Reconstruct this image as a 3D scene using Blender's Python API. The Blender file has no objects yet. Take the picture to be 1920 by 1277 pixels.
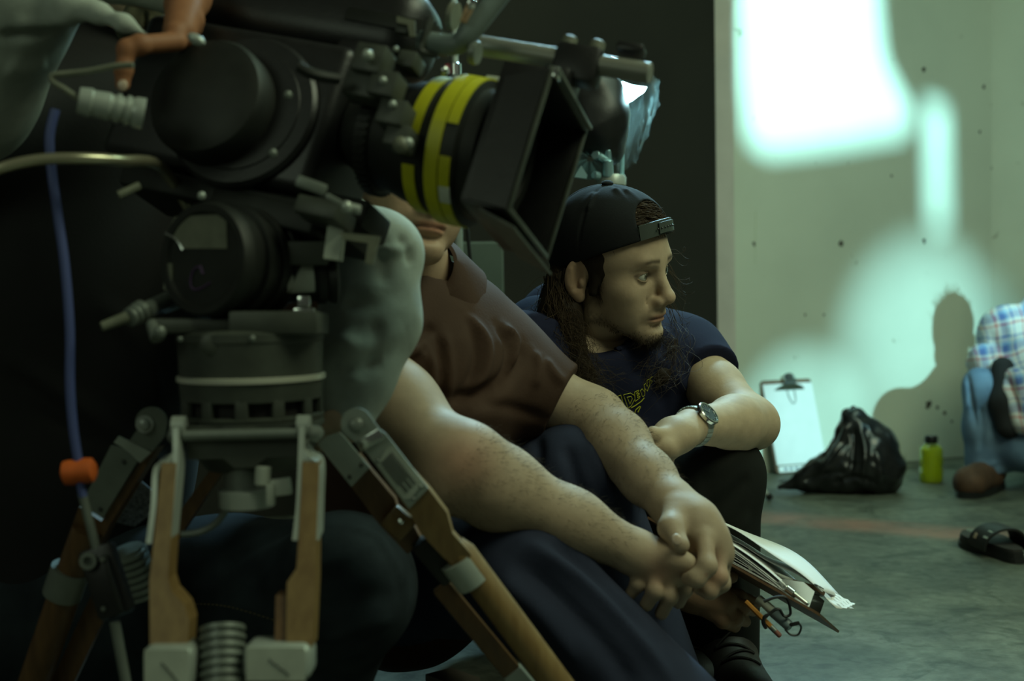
import bpy, bmesh, math, random
import numpy as np
from mathutils import Vector, Matrix
from mathutils.bvhtree import BVHTree
random.seed(7)
rng = np.random.default_rng(7)
scene = bpy.context.scene
COL = scene.collection

# ------------------------------------------------------------------ camera
FPX, CX, CY = 2600.0, 960.0, 638.5
CAM = np.array([0.0, 0.0, 0.68])
TILT, ROLL = math.radians(2.6), math.radians(0.95)
_R0 = np.array([1.0, 0, 0]); _U0 = np.array([0, math.sin(TILT), math.cos(TILT)])
FW = np.array([0, math.cos(TILT), -math.sin(TILT)])
RT = math.cos(ROLL) * _R0 - math.sin(ROLL) * _U0
UP = math.sin(ROLL) * _R0 + math.cos(ROLL) * _U0

def P(px, py, d):
    """world point that stands at depth d on the sight line of a photo pixel"""
    return CAM + d * (FW + RT * ((px - CX) / FPX) - UP * ((py - CY) / FPX))

def V3(r, u, b):
    """direction: right, up, towards the photographer"""
    return RT * r + UP * u - FW * b

def ground(px, py, z=0.0):
    v = P(px, py, 1.0) - CAM
    return CAM + v * ((z - CAM[2]) / v[2])

def nrm(v):
    v = np.asarray(v, float)
    return v / np.linalg.norm(v)

cd = bpy.data.cameras.new('camera')
cd.sensor_width = 36.0
cd.lens = FPX / 1920.0 * 36.0
cd.clip_start = 0.05
cd.dof.use_dof = True
cd.dof.focus_distance = 2.2
cd.dof.aperture_fstop = 3.6
cam = bpy.data.objects.new('camera', cd)
COL.objects.link(cam)
M = Matrix(((RT[0], UP[0], -FW[0], CAM[0]), (RT[1], UP[1], -FW[1], CAM[1]), (RT[2], UP[2], -FW[2], CAM[2]), (0, 0, 0, 1)))
cam.matrix_world = M
scene.camera = cam

# ------------------------------------------------------------------ view, world, lights
scene.view_settings.view_transform = 'Standard'
scene.view_settings.look = 'None'
scene.view_settings.gamma = 1.0
scene.view_settings.use_curve_mapping = False
scene.view_settings.exposure = 0.12

world = bpy.data.worlds.new('room_air')
scene.world = world
world.use_nodes = True
world.node_tree.nodes['Background'].inputs[0].default_value = (0.75, 0.85, 0.62, 1)
world.node_tree.nodes['Background'].inputs[1].default_value = 0.035

# wall frame, needed by the lamps: base line of the pale back wall
WB1 = ground(1420, 888); WB2 = ground(1817, 855)
WDIR = nrm((WB2 - WB1) * np.array([1, 1, 0]))
WN = np.array([WDIR[1], -WDIR[0], 0])          # towards the room
def on_wall(px, py, off=0.0):
    v = P(px, py, 1.0) - CAM
    t = np.dot(WB1 + WN * off - CAM, WN) / np.dot(v, WN)
    return CAM + v * t
def wall_xy(along, z, off=0.0):
    return WB1 + WDIR * along + WN * off + np.array([0, 0, z])

def look_rot(src, dst):
    return (Vector(dst) - Vector(src)).to_track_quat('-Z', 'Y').to_euler()

def spot(name, src, dst, energy, color, radius, angle, blend):
    l = bpy.data.lights.new(name, 'SPOT')
    l.energy = energy; l.color = color; l.shadow_soft_size = radius
    l.spot_size = math.radians(angle); l.spot_blend = blend
    o = bpy.data.objects.new(name, l); COL.objects.link(o)
    o.location = src; o.rotation_euler = look_rot(src, dst)
    return o
def area(name, src, dst, energy, color, sx, sy, spread=180):
    l = bpy.data.lights.new(name, 'AREA')
    l.shape = 'RECTANGLE'; l.size = sx; l.size_y = sy
    l.energy = energy; l.color = color; l.spread = math.radians(spread)
    o = bpy.data.objects.new(name, l); COL.objects.link(o)
    o.location = src; o.rotation_euler = look_rot(src, dst)
    return o

CYAN = (0.43, 0.96, 1.0)
# lamp that throws the window-shaped patch high on the wall, cut by a board further down
L_PATCH = np.array([1.75, 2.0, 2.75])
spot('patch_lamp', L_PATCH, on_wall(1560, 110), 1300, CYAN, 0.034, 33, 0.25)
# low hard lamp on the right: shadow of the crouching man
L_MAN = on_wall(1787, 650) + 4.4 * nrm(P(1985, 492, 4.5) - on_wall(1787, 650))
spot('crouch_lamp', L_MAN, on_wall(1732, 655), 760, CYAN, 0.02, 12.2, 1.0)
spot('crouch_wash', L_MAN, on_wall(1640, 480), 28, CYAN, 0.02, 34, 1.0)
# small pool over the clipboard and the bag
spot('clipboard_lamp', L_MAN + np.array([-0.1, 0, -.2]), on_wall(1505, 815), 720, CYAN, 0.02, 9.0, 1.0)
# overhead fluorescent fill, front right
area('ceiling_fill', (1.6, 0.9, 2.7), (0.2, 2.2, 0.5), 36, (0.86, 1.0, 0.66), 1.6, 1.0)
area('room_fill', (1.6, 2.6, 2.8), (1.4, 3.6, 0.0), 30, (0.66, 1.0, 0.74), 1.4, 1.4)
# weak fill added at the front left to brighten tripod and operator
area('front_fill', (-1.3, 0.1, 1.5), (-0.45, 1.6, 0.40), 2.8, (0.80, 1.0, 0.72), 0.8, 0.6)
# cool edge light from high behind
area('back_edge', (0.55, 3.9, 2.5), (0.22, 2.15, 0.75), 6, (0.45, 0.85, 1.0), 0.5, 0.4, 50)
# ------------------------------------------------------------------ materials
def _nodes(name):
    m = bpy.data.materials.new(name); m.use_nodes = True
    nt = m.node_tree
    return m, nt, nt.nodes['Principled BSDF']

def mat(name, color, rough=0.6, metal=0.0, var=0.0, vscale=20, bump=0.0, bscale=120, color2=None, spec=0.5, stretch=None, sheen=0.0, coat=0.0, attr=None, emit=None):
    m, nt, b = _nodes(name)
    b.inputs['Base Color'].default_value = (*color, 1)
    b.inputs['Roughness'].default_value = rough
    b.inputs['Metallic'].default_value = metal
    b.inputs['Specular IOR Level'].default_value = spec
    b.inputs['Coat Weight'].default_value = coat
    if sheen: 
        b.inputs['Sheen Weight'].default_value = sheen
        b.inputs['Sheen Roughness'].default_value = 0.5
    tc = nt.nodes.new('ShaderNodeTexCoord')
    src = tc.outputs['Object']
    if stretch:
        mp = nt.nodes.new('ShaderNodeMapping'); mp.inputs['Scale'].default_value = stretch
        nt.links.new(src, mp.inputs['Vector']); src = mp.outputs['Vector']
    base = None
    if attr:
        a = nt.nodes.new('ShaderNodeAttribute'); a.attribute_name = attr
        base = a.outputs['Color']
    if var > 0 or color2:
        n = nt.nodes.new('ShaderNodeTexNoise'); n.inputs['Scale'].default_value = vscale
        n.inputs['Detail'].default_value = 6
        nt.links.new(src, n.inputs['Vector'])
        mx = nt.nodes.new('ShaderNodeMix'); mx.data_type = 'RGBA'
        r = nt.nodes.new('ShaderNodeValToRGB')
        r.color_ramp.elements[0].position = 0.32; r.color_ramp.elements[1].position = 0.68
        nt.links.new(n.outputs['Fac'], r.inputs['Fac'])
        nt.links.new(r.outputs['Color'], mx.inputs['Factor'])
        c2 = color2 or tuple(c * (1 - var) for c in color)
        if base is not None:
            ml = nt.nodes.new('ShaderNodeMix'); ml.data_type = 'RGBA'; ml.blend_type = 'MULTIPLY'
            ml.inputs['Factor'].default_value = 1
            nt.links.new(base, ml.inputs['A']); ml.inputs['B'].default_value = (1 - var, 1 - var, 1 - var, 1)
            nt.links.new(base, mx.inputs['A']); nt.links.new(ml.outputs['Result'], mx.inputs['B'])
        else:
            mx.inputs['A'].default_value = (*color, 1); mx.inputs['B'].default_value = (*c2, 1)
        base = mx.outputs['Result']
    if base is not None:
        nt.links.new(base, b.inputs['Base Color'])
    if bump > 0:
        n2 = nt.nodes.new('ShaderNodeTexNoise'); n2.inputs['Scale'].default_value = bscale
        n2.inputs['Detail'].default_value = 4
        nt.links.new(src, n2.inputs['Vector'])
        bp = nt.nodes.new('ShaderNodeBump'); bp.inputs['Strength'].default_value = bump
        bp.inputs['Distance'].default_value = 0.002
        nt.links.new(n2.outputs['Fac'], bp.inputs['Height'])
        nt.links.new(bp.outputs['Normal'], b.inputs['Normal'])
    if emit:
        b.inputs['Emission Color'].default_value = (*emit[0], 1)
        b.inputs['Emission Strength'].default_value = emit[1]
    return m

# ------------------------------------------------------------------ mesh helpers
def mesh_arrays(name, verts, faces):
    """faces: numpy (n,4) or list of tuples"""
    me = bpy.data.meshes.new(name)
    verts = np.asarray(verts, np.float32)
    if isinstance(faces, np.ndarray) and len(faces):
        n, k = faces.shape
        me.vertices.add(len(verts)); me.vertices.foreach_set('co', verts.ravel())
        me.loops.add(n * k); me.loops.foreach_set('vertex_index', faces.astype(np.int32).ravel())
        me.polygons.add(n); me.polygons.foreach_set('loop_start', np.arange(0, n * k, k, dtype=np.int32))
        me.update(calc_edges=True)
    else:
        me.from_pydata([tuple(map(float, v)) for v in verts], [], [tuple(int(i) for i in f) for f in faces])
        me.update()
    return me

def wloc(o):
    p = np.zeros(3)
    while o is not None:
        p = p + np.array(o.location[:]); o = o.parent
    return p

def put(name, verts, faces, material, parent=None, smooth=True, sharp=None, origin=None):
    """link ONE mesh object from world-space vertices"""
    verts = np.asarray(verts, float)
    base = wloc(parent) if parent is not None else np.zeros(3)
    org = np.zeros(3)
    if parent is None:
        org = verts.mean(0) if origin is None else np.asarray(origin, float)
        if origin is None: org[2] = verts[:, 2].min()
    me = mesh_arrays(name, verts - base - org, faces)
    o = bpy.data.objects.new(name, me); COL.objects.link(o)
    o.location = org
    if parent is not None:
        o.parent = parent
    mats = material if isinstance(material, (list, tuple)) else [material]
    for m in mats: me.materials.append(m)
    if smooth:
        me.polygons.foreach_set('use_smooth', np.ones(len(me.polygons), bool))
        if sharp:
            me.set_sharp_from_angle(angle=math.radians(sharp))
    me.update()
    return o

def vcol(o, cols):
    a = o.data.attributes.new('Col', 'FLOAT_COLOR', 'POINT')
    c = np.ones((len(cols), 4), np.float32); c[:, :3] = cols
    a.data.foreach_set('color', c.ravel())

def tag(o, label=None, cat=None, group=None, kind=None):
    if label: o['label'] = label
    if cat: o['category'] = cat
    if group: o['group'] = group
    if kind: o['kind'] = kind
    return o

def thing(name, loc, label, cat, group=None):
    o = bpy.data.objects.new(name, None); COL.objects.link(o)
    o.location = tuple(float(x) for x in loc); o.empty_display_size = 0.05
    return tag(o, label, cat, group)

def frame(axis, hint=(0, 0, 1)):
    a = nrm(axis); h = np.asarray(hint, float)
    if abs(np.dot(a, nrm(h))) > 0.98: h = np.array([1.0, 0.2, 0])
    x = nrm(np.cross(h, a)); y = np.cross(a, x)
    return x, y, a

class MB:
    """collects primitives, builds one mesh"""
    def __init__(s): s.v = []; s.f = []; s.n = 0
    def add(s, v, f):
        s.v.append(np.asarray(v, float)); s.f += [tuple(i + s.n for i in q) for q in f]; s.n += len(v); return s
    def box(s, c, sx, sy, sz, ax=None, bev=0.0, seg=2):
        """ax: 3 axis vectors"""
        bm = bmesh.new(); bmesh.ops.create_cube(bm, size=1)
        for v in bm.verts: v.co = Vector((v.co.x * sx, v.co.y * sy, v.co.z * sz))
        if bev > 0: bmesh.ops.bevel(bm, geom=list(bm.edges) + list(bm.verts), offset=min(bev, .49 * min(sx, sy, sz)), segments=seg, affect='EDGES', profile=.5)
        bm.verts.index_update()
        V = np.array([v.co[:] for v in bm.verts]); F = [tuple(v.index for v in f.verts) for f in bm.faces]; bm.free()
        A = np.eye(3) if ax is None else np.array([nrm(a) for a in ax])
        return s.add(np.asarray(c) + V @ A, F)
    def bar(s, a, b, w, t, hint=(0, 0, 1), bev=0.0):
        a = np.asarray(a, float); b = np.asarray(b, float)
        x, y, z = frame(b - a, hint)
        return s.box((a + b) / 2, w, t, np.linalg.norm(b - a), (x, y, z), bev)
    def lathe(s, o, axis, prof, n=32, hint=(0, 0, 1), flat=1.0, a0=0, a1=2 * math.pi, capped=True):
        """prof: list of (distance along axis, radius)"""
        x, y, a = frame(axis, hint); o = np.asarray(o, float)
        full = abs(a1 - a0 - 2 * math.pi) < 1e-6
        m = n if full else n + 1
        V = []
        for (t, r) in prof:
            for i in range(m):
                th = a0 + (a1 - a0) * i / n
                V.append(o + a * t + x * (r * math.cos(th)) + y * (r * flat * math.sin(th)))
        F = []
        for j in range(len(prof) - 1):
            for i in range(n):
                i2 = (i + 1) % m
                F.append((j * m + i, j * m + i2, (j + 1) * m + i2, (j + 1) * m + i))
        if full and capped:
            if prof[0][1] > 1e-6: F.append(tuple(reversed(range(m))))
            if prof[-1][1] > 1e-6: F.append(tuple((len(prof) - 1) * m + i for i in range(m)))
        return s.add(V, F)
    def cyl(s, a, b, r, r2=None, n=24, bev=0.0):
        a = np.asarray(a, float); b = np.asarray(b, float); L = np.linalg.norm(b - a); r2 = r if r2 is None else r2
        pr = [(0, max(r - bev, 1e-4)), (bev, r), (L - bev, r2), (L, max(r2 - bev, 1e-4))] if bev else [(0, r), (L, r2)]
        return s.lathe(a, b - a, pr, n)
    def tube(s, pts, r, n=8, closed=False, flat=None):
        pts = np.asarray(pts, float); k = len(pts)
        rr = np.full(k, r) if np.isscalar(r) else np.asarray(r, float)
        t = np.gradient(pts, axis=0) if not closed else np.roll(pts, -1, 0) - np.roll(pts, 1, 0)
        t /= np.maximum(np.linalg.norm(t, axis=1, keepdims=True), 1e-9)
        x = frame(t[0])[0]; V = []
        for i in range(k):
            x = x - t[i] * np.dot(x, t[i]); x /= np.linalg.norm(x); y = np.cross(t[i], x)
            for j in range(n):
                th = 2 * math.pi * j / n
                V.append(pts[i] + rr[i] * (x * math.cos(th) + y * math.sin(th) * (flat or 1)))
        F = []
        for i in range(k if closed else k - 1):
            i2 = (i + 1) % k
            for j in range(n):
                j2 = (j + 1) % n
                F.append((i * n + j, i * n + j2, i2 * n + j2, i2 * n + j))
        if not closed:
            F.append(tuple(reversed(range(n)))); F.append(tuple((k - 1) * n + j for j in range(n)))
        return s.add(V, F)
    def ball(s, c, r, n=16, ax=None):
        rx, ry, rz = (r, r, r) if np.isscalar(r) else r
        A = np.eye(3) if ax is None else np.array([nrm(a) for a in ax])
        V = []; F = []; m = n // 2
        for j in range(m + 1):
            ph = math.pi * j / m
            for i in range(n):
                th = 2 * math.pi * i / n
                V.append((rx * math.sin(ph) * math.cos(th), ry * math.sin(ph) * math.sin(th), rz * math.cos(ph)))
        for j in range(m):
            for i in range(n):
                F.append((j * n + i, (j + 1) * n + i, (j + 1) * n + (i + 1) % n, j * n + (i + 1) % n))
        return s.add(np.asarray(c) + np.array(V) @ A, F)
    def prism(s, poly, depth_vec):
        """poly: world points of an outline; extruded along depth_vec"""
        p = np.asarray(poly, float); d = np.asarray(depth_vec, float); n = len(p)
        F = [tuple(range(n)), tuple(reversed(range(n, 2 * n)))] + [(i, i + n, (i + 1) % n + n, (i + 1) % n) for i in range(n)]
        return s.add(np.vstack([p, p + d]), F)
    def build(s, name, material, parent=None, smooth=True, sharp=35, **k):
        return put(name, np.vstack(s.v), s.f, material, parent, smooth, sharp, **k)

def spline(pts, n=40, closed=False):
    """Catmull-Rom through points"""
    p = np.asarray(pts, float); k = len(p); out = []
    segs = k if closed else k - 1
    per = max(2, n // segs)
    for i in range(segs):
        if closed: a, b, c, d = p[(i - 1) % k], p[i], p[(i + 1) % k], p[(i + 2) % k]
        else: a, b, c, d = p[max(i - 1, 0)], p[i], p[i + 1], p[min(i + 2, k - 1)]
        for j in range(per):
            t = j / per
            out.append(.5 * (2 * b + (c - a) * t + (2 * a - 5 * b + 4 * c - d) * t * t + (3 * b - a - 3 * c + d) * t ** 3))
    if not closed: out.append(p[-1])
    return np.array(out)

def PP(*tr):
    return np.array([P(*t) for t in tr])

# ------------------------------------------------------------------ implicit surfaces
BIG = 0.06
class Field:
    def __init__(s, lo, hi, h):
        s.lo = np.asarray(lo, float); s.h = h
        s.n = np.ceil((np.asarray(hi) - s.lo) / h).astype(int) + 1
        s.v = np.full(tuple(s.n), BIG, np.float32)
        s.ax = [(s.lo[i] + h * np.arange(s.n[i])).astype(np.float32) for i in range(3)]
    def _sl(s, lo, hi):
        a = np.maximum(np.floor((lo - s.lo) / s.h).astype(int), 0)
        b = np.minimum(np.ceil((hi - s.lo) / s.h).astype(int) + 1, s.n)
        if np.any(b <= a): return None
        return tuple(slice(a[i], b[i]) for i in range(3))
    def _pts(s, sl):
        return (s.ax[0][sl[0]][:, None, None], s.ax[1][sl[1]][None, :, None], s.ax[2][sl[2]][None, None, :])
    def _op(s, sl, d, k, sub):
        a = s.v[sl]
        if not sub:
            if k > 0:
                hh = np.maximum(k - np.abs(a - d), 0) / k
                r = np.minimum(a, d) - hh * hh * (k * .25)
            else: r = np.minimum(a, d)
        else:
            if k > 0:
                hh = np.maximum(k - np.abs(a + d), 0) / k
                r = np.maximum(a, -d) + hh * hh * (k * .25)
            else: r = np.maximum(a, -d)
        s.v[sl] = r
    def cone(s, a, b, ra, rb, k=0.0, sub=False, flat=None, bulge=0.0):
        a = np.asarray(a, float); b = np.asarray(b, float); pad = k + .03 + abs(bulge)
        lo = np.minimum(a - ra, b - rb) - pad; hi = np.maximum(a + ra, b + rb) + pad
        sl = s._sl(lo, hi)
        if sl is None: return s
        X, Y, Z = s._pts(sl); ab = b - a; L2 = max(float(ab @ ab), 1e-12)
        t = np.clip(((X - a[0]) * ab[0] + (Y - a[1]) * ab[1] + (Z - a[2]) * ab[2]) / L2, 0, 1)
        qx = X - a[0] - t * ab[0]; qy = Y - a[1] - t * ab[1]; qz = Z - a[2] - t * ab[2]
        if flat is not None:
            nv, sc = nrm(flat[0]), flat[1]
            c = (qx * nv[0] + qy * nv[1] + qz * nv[2]) * (1 / sc - 1)
            qx = qx + nv[0] * c; qy = qy + nv[1] * c; qz = qz + nv[2] * c
        r = ra + (rb - ra) * t
        if bulge: r = r + bulge * np.sin(np.pi * t)
        d = np.sqrt(qx * qx + qy * qy + qz * qz) - r
        if flat is not None and flat[1] < 1: d = d * max(flat[1], .5)
        s._op(sl, d.astype(np.float32), k, sub); return s
    def chain(s, pts, rs, k=0.0, sub=False, flat=None):
        for i in range(len(pts) - 1): s.cone(pts[i], pts[i + 1], rs[i], rs[i + 1], k, sub, flat)
        return s
    def ell(s, c, r, ax=None, k=0.0, sub=False):
        c = np.asarray(c, float); r = np.asarray(r, float) * np.ones(3)
        A = np.eye(3) if ax is None else np.asarray(ax, float)
        ext = np.sqrt(((A * r[:, None]) ** 2).sum(0)) + k + .03
        sl = s._sl(c - ext, c + ext)
        if sl is None: return s
        X, Y, Z = s._pts(sl); X = X - c[0]; Y = Y - c[1]; Z = Z - c[2]
        u = [(X * A[i, 0] + Y * A[i, 1] + Z * A[i, 2]) / r[i] for i in range(3)]
        k0 = np.sqrt(u[0] ** 2 + u[1] ** 2 + u[2] ** 2)
        k1 = np.sqrt((u[0] / r[0]) ** 2 + (u[1] / r[1]) ** 2 + (u[2] / r[2]) ** 2) + 1e-9
        d = k0 * (k0 - 1) / k1
        s._op(sl, d.astype(np.float32), k, sub); return s
    def like(s):
        g = Field.__new__(Field); g.lo, g.h, g.n, g.ax = s.lo, s.h, s.n, s.ax; g.v = np.full_like(s.v, BIG); return g
    def union(s, g, k=0.0):
        s._op((slice(None),) * 3, g.v, k, False); return s
    def half(s, p, n, k=0.0):
        """cut away everything on the +n side of the plane"""
        X, Y, Z = s._pts((slice(None),) * 3); n = nrm(n)
        d = ((X - p[0]) * n[0] + (Y - p[1]) * n[1] + (Z - p[2]) * n[2]).astype(np.float32)
        a = s.v
        if k > 0:
            hh = np.maximum(k - np.abs(a - d), 0) / k; s.v = np.maximum(a, d) + hh * hh * (k * .25)
        else: s.v = np.maximum(a, d)
        return s
    def halfbox(s, p, n, c, rad):
        """plane cut limited to a ball-shaped neighbourhood"""
        c = np.asarray(c, float); sl = s._sl(c - rad, c + rad)
        X, Y, Z = s._pts(sl); n = nrm(n)
        d = ((X - p[0]) * n[0] + (Y - p[1]) * n[1] + (Z - p[2]) * n[2])
        e = np.sqrt((X - c[0]) ** 2 + (Y - c[1]) ** 2 + (Z - c[2]) ** 2) - rad
        cut = np.maximum(-d, e).astype(np.float32)      # region to remove
        s.v[sl] = np.maximum(s.v[sl], -cut); return s
    def clip(s):
        """close the shape at the border of its grid"""
        for i in range(3):
            for e in (0, -1):
                ix = [slice(None)] * 3; ix[i] = e
                s.v[tuple(ix)] = np.maximum(s.v[tuple(ix)], s.h * .5)
        return s
    def mesh(s):
        if s.lo[2] < .003: s.half((0, 0, .003), -np.array([0, 0, 1.0]))     # nothing sinks into the floor
        v = s.clip().v; h = s.h; S = v < 0
        c = sum(S[i:v.shape[0] - 1 + i, j:v.shape[1] - 1 + j, k:v.shape[2] - 1 + k].astype(np.int8) for i in (0, 1) for j in (0, 1) for k in (0, 1))
        act = (c > 0) & (c < 8)
        ids = np.argwhere(act); idx = np.full(act.shape, -1, np.int64); idx[act] = np.arange(len(ids))
        pos = np.zeros((len(ids), 3)); cnt = np.zeros(len(ids))
        cor = [(i, j, k) for i in (0, 1) for j in (0, 1) for k in (0, 1)]
        for a in cor:
            for ax in range(3):
                if a[ax]: continue
                b = list(a); b[ax] = 1
                va = v[ids[:, 0] + a[0], ids[:, 1] + a[1], ids[:, 2] + a[2]]; vb = v[ids[:, 0] + b[0], ids[:, 1] + b[1], ids[:, 2] + b[2]]
                cr = (va < 0) != (vb < 0)
                t = np.where(cr, va / np.where(cr, va - vb, 1), 0)
                p = np.tile(np.array(a, float), (len(ids), 1)); p[:, ax] += t
                pos += p * cr[:, None]; cnt += cr
        verts = (ids + pos / np.maximum(cnt, 1)[:, None]) * h + s.lo
        Q = []
        for ax in range(3):
            o = [i for i in range(3) if i != ax]
            sl0 = [slice(1, -1)] * 3; sl1 = [slice(1, -1)] * 3
            sl0[ax] = slice(0, -1); sl1[ax] = slice(1, None)
            A = S[tuple(sl0)]; B = S[tuple(sl1)]
            e = np.argwhere(A != B); sg = A[tuple(e.T)]
            base = e.copy(); base[:, o[0]] += 1; base[:, o[1]] += 1
            def cell(d0, d1):
                q = base.copy(); q[:, o[0]] -= d0; q[:, o[1]] -= d1
                return idx[q[:, 0], q[:, 1], q[:, 2]]
            q = np.stack([cell(1, 1), cell(0, 1), cell(0, 0), cell(1, 0)], 1)
            flip = sg if ax != 1 else ~sg
            q[~flip] = q[~flip][:, ::-1]
            Q.append(q)
        return verts, np.vstack(Q)

def vnormals(v, q):
    n = np.zeros_like(v); a = v[q[:, 2]] - v[q[:, 0]]; b = v[q[:, 3]] - v[q[:, 1]]
    fn = np.cross(a, b)
    for i in range(4): np.add.at(n, q[:, i], fn)
    return n / np.maximum(np.linalg.norm(n, axis=1, keepdims=True), 1e-12)

def dist_poly(v, pts):
    """distance of points to a polyline and the parameter along it (0..1)"""
    best = np.full(len(v), 1e9); par = np.zeros(len(v)); k = len(pts) - 1
    for i in range(k):
        a, b = pts[i], pts[i + 1]; ab = b - a
        t = np.clip(((v - a) @ ab) / max(ab @ ab, 1e-12), 0, 1)
        d = np.linalg.norm(v - a - t[:, None] * ab, axis=1)
        m = d < best; best[m] = d[m]; par[m] = (i + t[m]) / k
    return best, par

def folds(v, q, lst):
    """lst: (polyline, width, height): ridges (+) and furrows (-) pressed along the normal"""
    n = vnormals(v, q); dsp = np.zeros(len(v))
    bv = None
    for pts, w, hgt in lst:
        if isinstance(pts, list):          # folds drawn over the cloth from the front: laid down onto its surface
            if bv is None: bv = bvh_of(v, q)
            hit = [ray_to(bv, *p[:2])[0] for p in spline([(p[0], p[1], 0) for p in pts], 14)]
            hit = [h for h in hit if h is not None]
            if len(hit) < 3: continue
            keep = [hit[0]]
            for h in hit[1:]:
                if np.linalg.norm(h - keep[-1]) < .09: keep.append(h)
            pts = np.array(keep)
            if len(pts) < 3: continue
            d, t = dist_poly(v, pts)
            dsp += hgt * np.exp(-(d / w) ** 2) * np.clip(np.sin(np.pi * np.clip(t, .04, .96)) * 1.6, 0, 1)
            continue
        pts = spline(pts, 16) if len(pts) > 2 else np.asarray(pts)
        d, t = dist_poly(v, pts)
        dsp += hgt * np.exp(-(d / w) ** 2) * np.clip(np.sin(np.pi * np.clip(t, .04, .96)) * 1.6, 0, 1)
    return v + n * dsp[:, None]

def vnoise(v, scale, seed=0, octaves=2):
    """cheap smooth noise from sums of sines"""
    r = np.random.default_rng(seed); out = np.zeros(len(v)); amp = 1
    for o in range(octaves):
        for _ in range(5):
            d = r.normal(size=3); d /= np.linalg.norm(d)
            out += amp * np.sin(v @ d * scale * (2 ** o) * r.uniform(.6, 1.4) + r.uniform(0, 6.3)) / 5
        amp *= .5
    return out

def joined(parts):
    V = []; Q = []; n = 0
    for v, q in parts: V.append(v); Q.append(q + n); n += len(v)
    return np.vstack(V), np.vstack(Q)

def ray_to(bvh, px, py):
    d = nrm(P(px, py, 1.0) - CAM)
    loc, no, i, dist = bvh.ray_cast(Vector(CAM), Vector(d))
    return (None, None) if loc is None else (np.array(loc[:]), np.array(no[:]))

def bvh_of(v, q):
    return BVHTree.FromPolygons([tuple(x) for x in v.tolist()], q.tolist())
# ------------------------------------------------------------------ the room
def floor_mat():
    m, nt, b = _nodes('stained_concrete')
    b.inputs['Roughness'].default_value = 0.55
    tc = nt.nodes.new('ShaderNodeTexCoord'); N = nt.nodes.new; Lk = nt.links.new
    def noise(sc, det=6, dist=0.0, vec=None):
        n = N('ShaderNodeTexNoise'); n.inputs['Scale'].default_value = sc; n.inputs['Detail'].default_value = det
        n.inputs['Distortion'].default_value = dist; n.inputs['Roughness'].default_value = .62
        Lk(vec or tc.outputs['Object'], n.inputs['Vector']); return n.outputs['Fac']
    def ramp(f, a, b_, ca, cb):
        r = N('ShaderNodeValToRGB'); e = r.color_ramp.elements
        e[0].position, e[1].position = a, b_; e[0].color = (*ca, 1); e[1].color = (*cb, 1); Lk(f, r.inputs['Fac']); return r.outputs['Color']
    def mix(f, a, b_, bl='MIX'):
        x = N('ShaderNodeMix'); x.data_type = 'RGBA'; x.blend_type = bl
        if isinstance(f, float): x.inputs['Factor'].default_value = f
        else: Lk(f, x.inputs['Factor'])
        Lk(a, x.inputs['A']); Lk(b_, x.inputs['B']); return x.outputs['Result']
    base = ramp(noise(3.2, 8, .8), .35, .68, (.075, .084, .064), (.20, .215, .165))
    fine = ramp(noise(34, 6, .3), .32, .62, (.55, .55, .52), (1, 1, 1))
    col = mix(1.0, base, fine, 'MULTIPLY')
    blot = ramp(noise(8.5, 4, 1.2), .52, .66, (1, 1, 1), (.42, .44, .40))
    col = mix(1.0, col, blot, 'MULTIPLY')
    # patchy reddish band across the floor
    sx = N('ShaderNodeSeparateXYZ'); Lk(tc.outputs['Object'], sx.inputs[0])
    a, bb = ground(1415, 968), ground(1850, 1006)
    mm = (bb[1] - a[1]) / (bb[0] - a[0])
    ma = N('ShaderNodeMath'); ma.operation = 'MULTIPLY_ADD'; Lk(sx.outputs['X'], ma.inputs[0]); ma.inputs[1].default_value = -mm; ma.inputs[2].default_value = -(a[1] - mm * a[0])
    ad = N('ShaderNodeMath'); ad.operation = 'ADD'; Lk(ma.outputs[0], ad.inputs[0]); Lk(sx.outputs['Y'], ad.inputs[1])
    ab = N('ShaderNodeMath'); ab.operation = 'ABSOLUTE'; Lk(ad.outputs[0], ab.inputs[0])
    line = ramp(ab.outputs[0], .05, .15, (1, 1, 1), (0, 0, 0))
    worn = ramp(noise(7, 5, .4), .3, .6, (.25, .25, .25), (.8, .8, .8))  # noise makes the band patchy
    lf = mix(1.0, line, worn, 'MULTIPLY')
    red = N('ShaderNodeRGB'); red.outputs[0].default_value = (.36, .17, .12, 1)
    col = mix(lf, col, red.outputs[0])
    Lk(col, b.inputs['Base Color'])
    bp = N('ShaderNodeBump'); bp.inputs['Strength'].default_value = .25; bp.inputs['Distance'].default_value = .004
    Lk(noise(40, 6), bp.inputs['Height']); Lk(bp.outputs['Normal'], b.inputs['Normal'])
    return m

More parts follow.
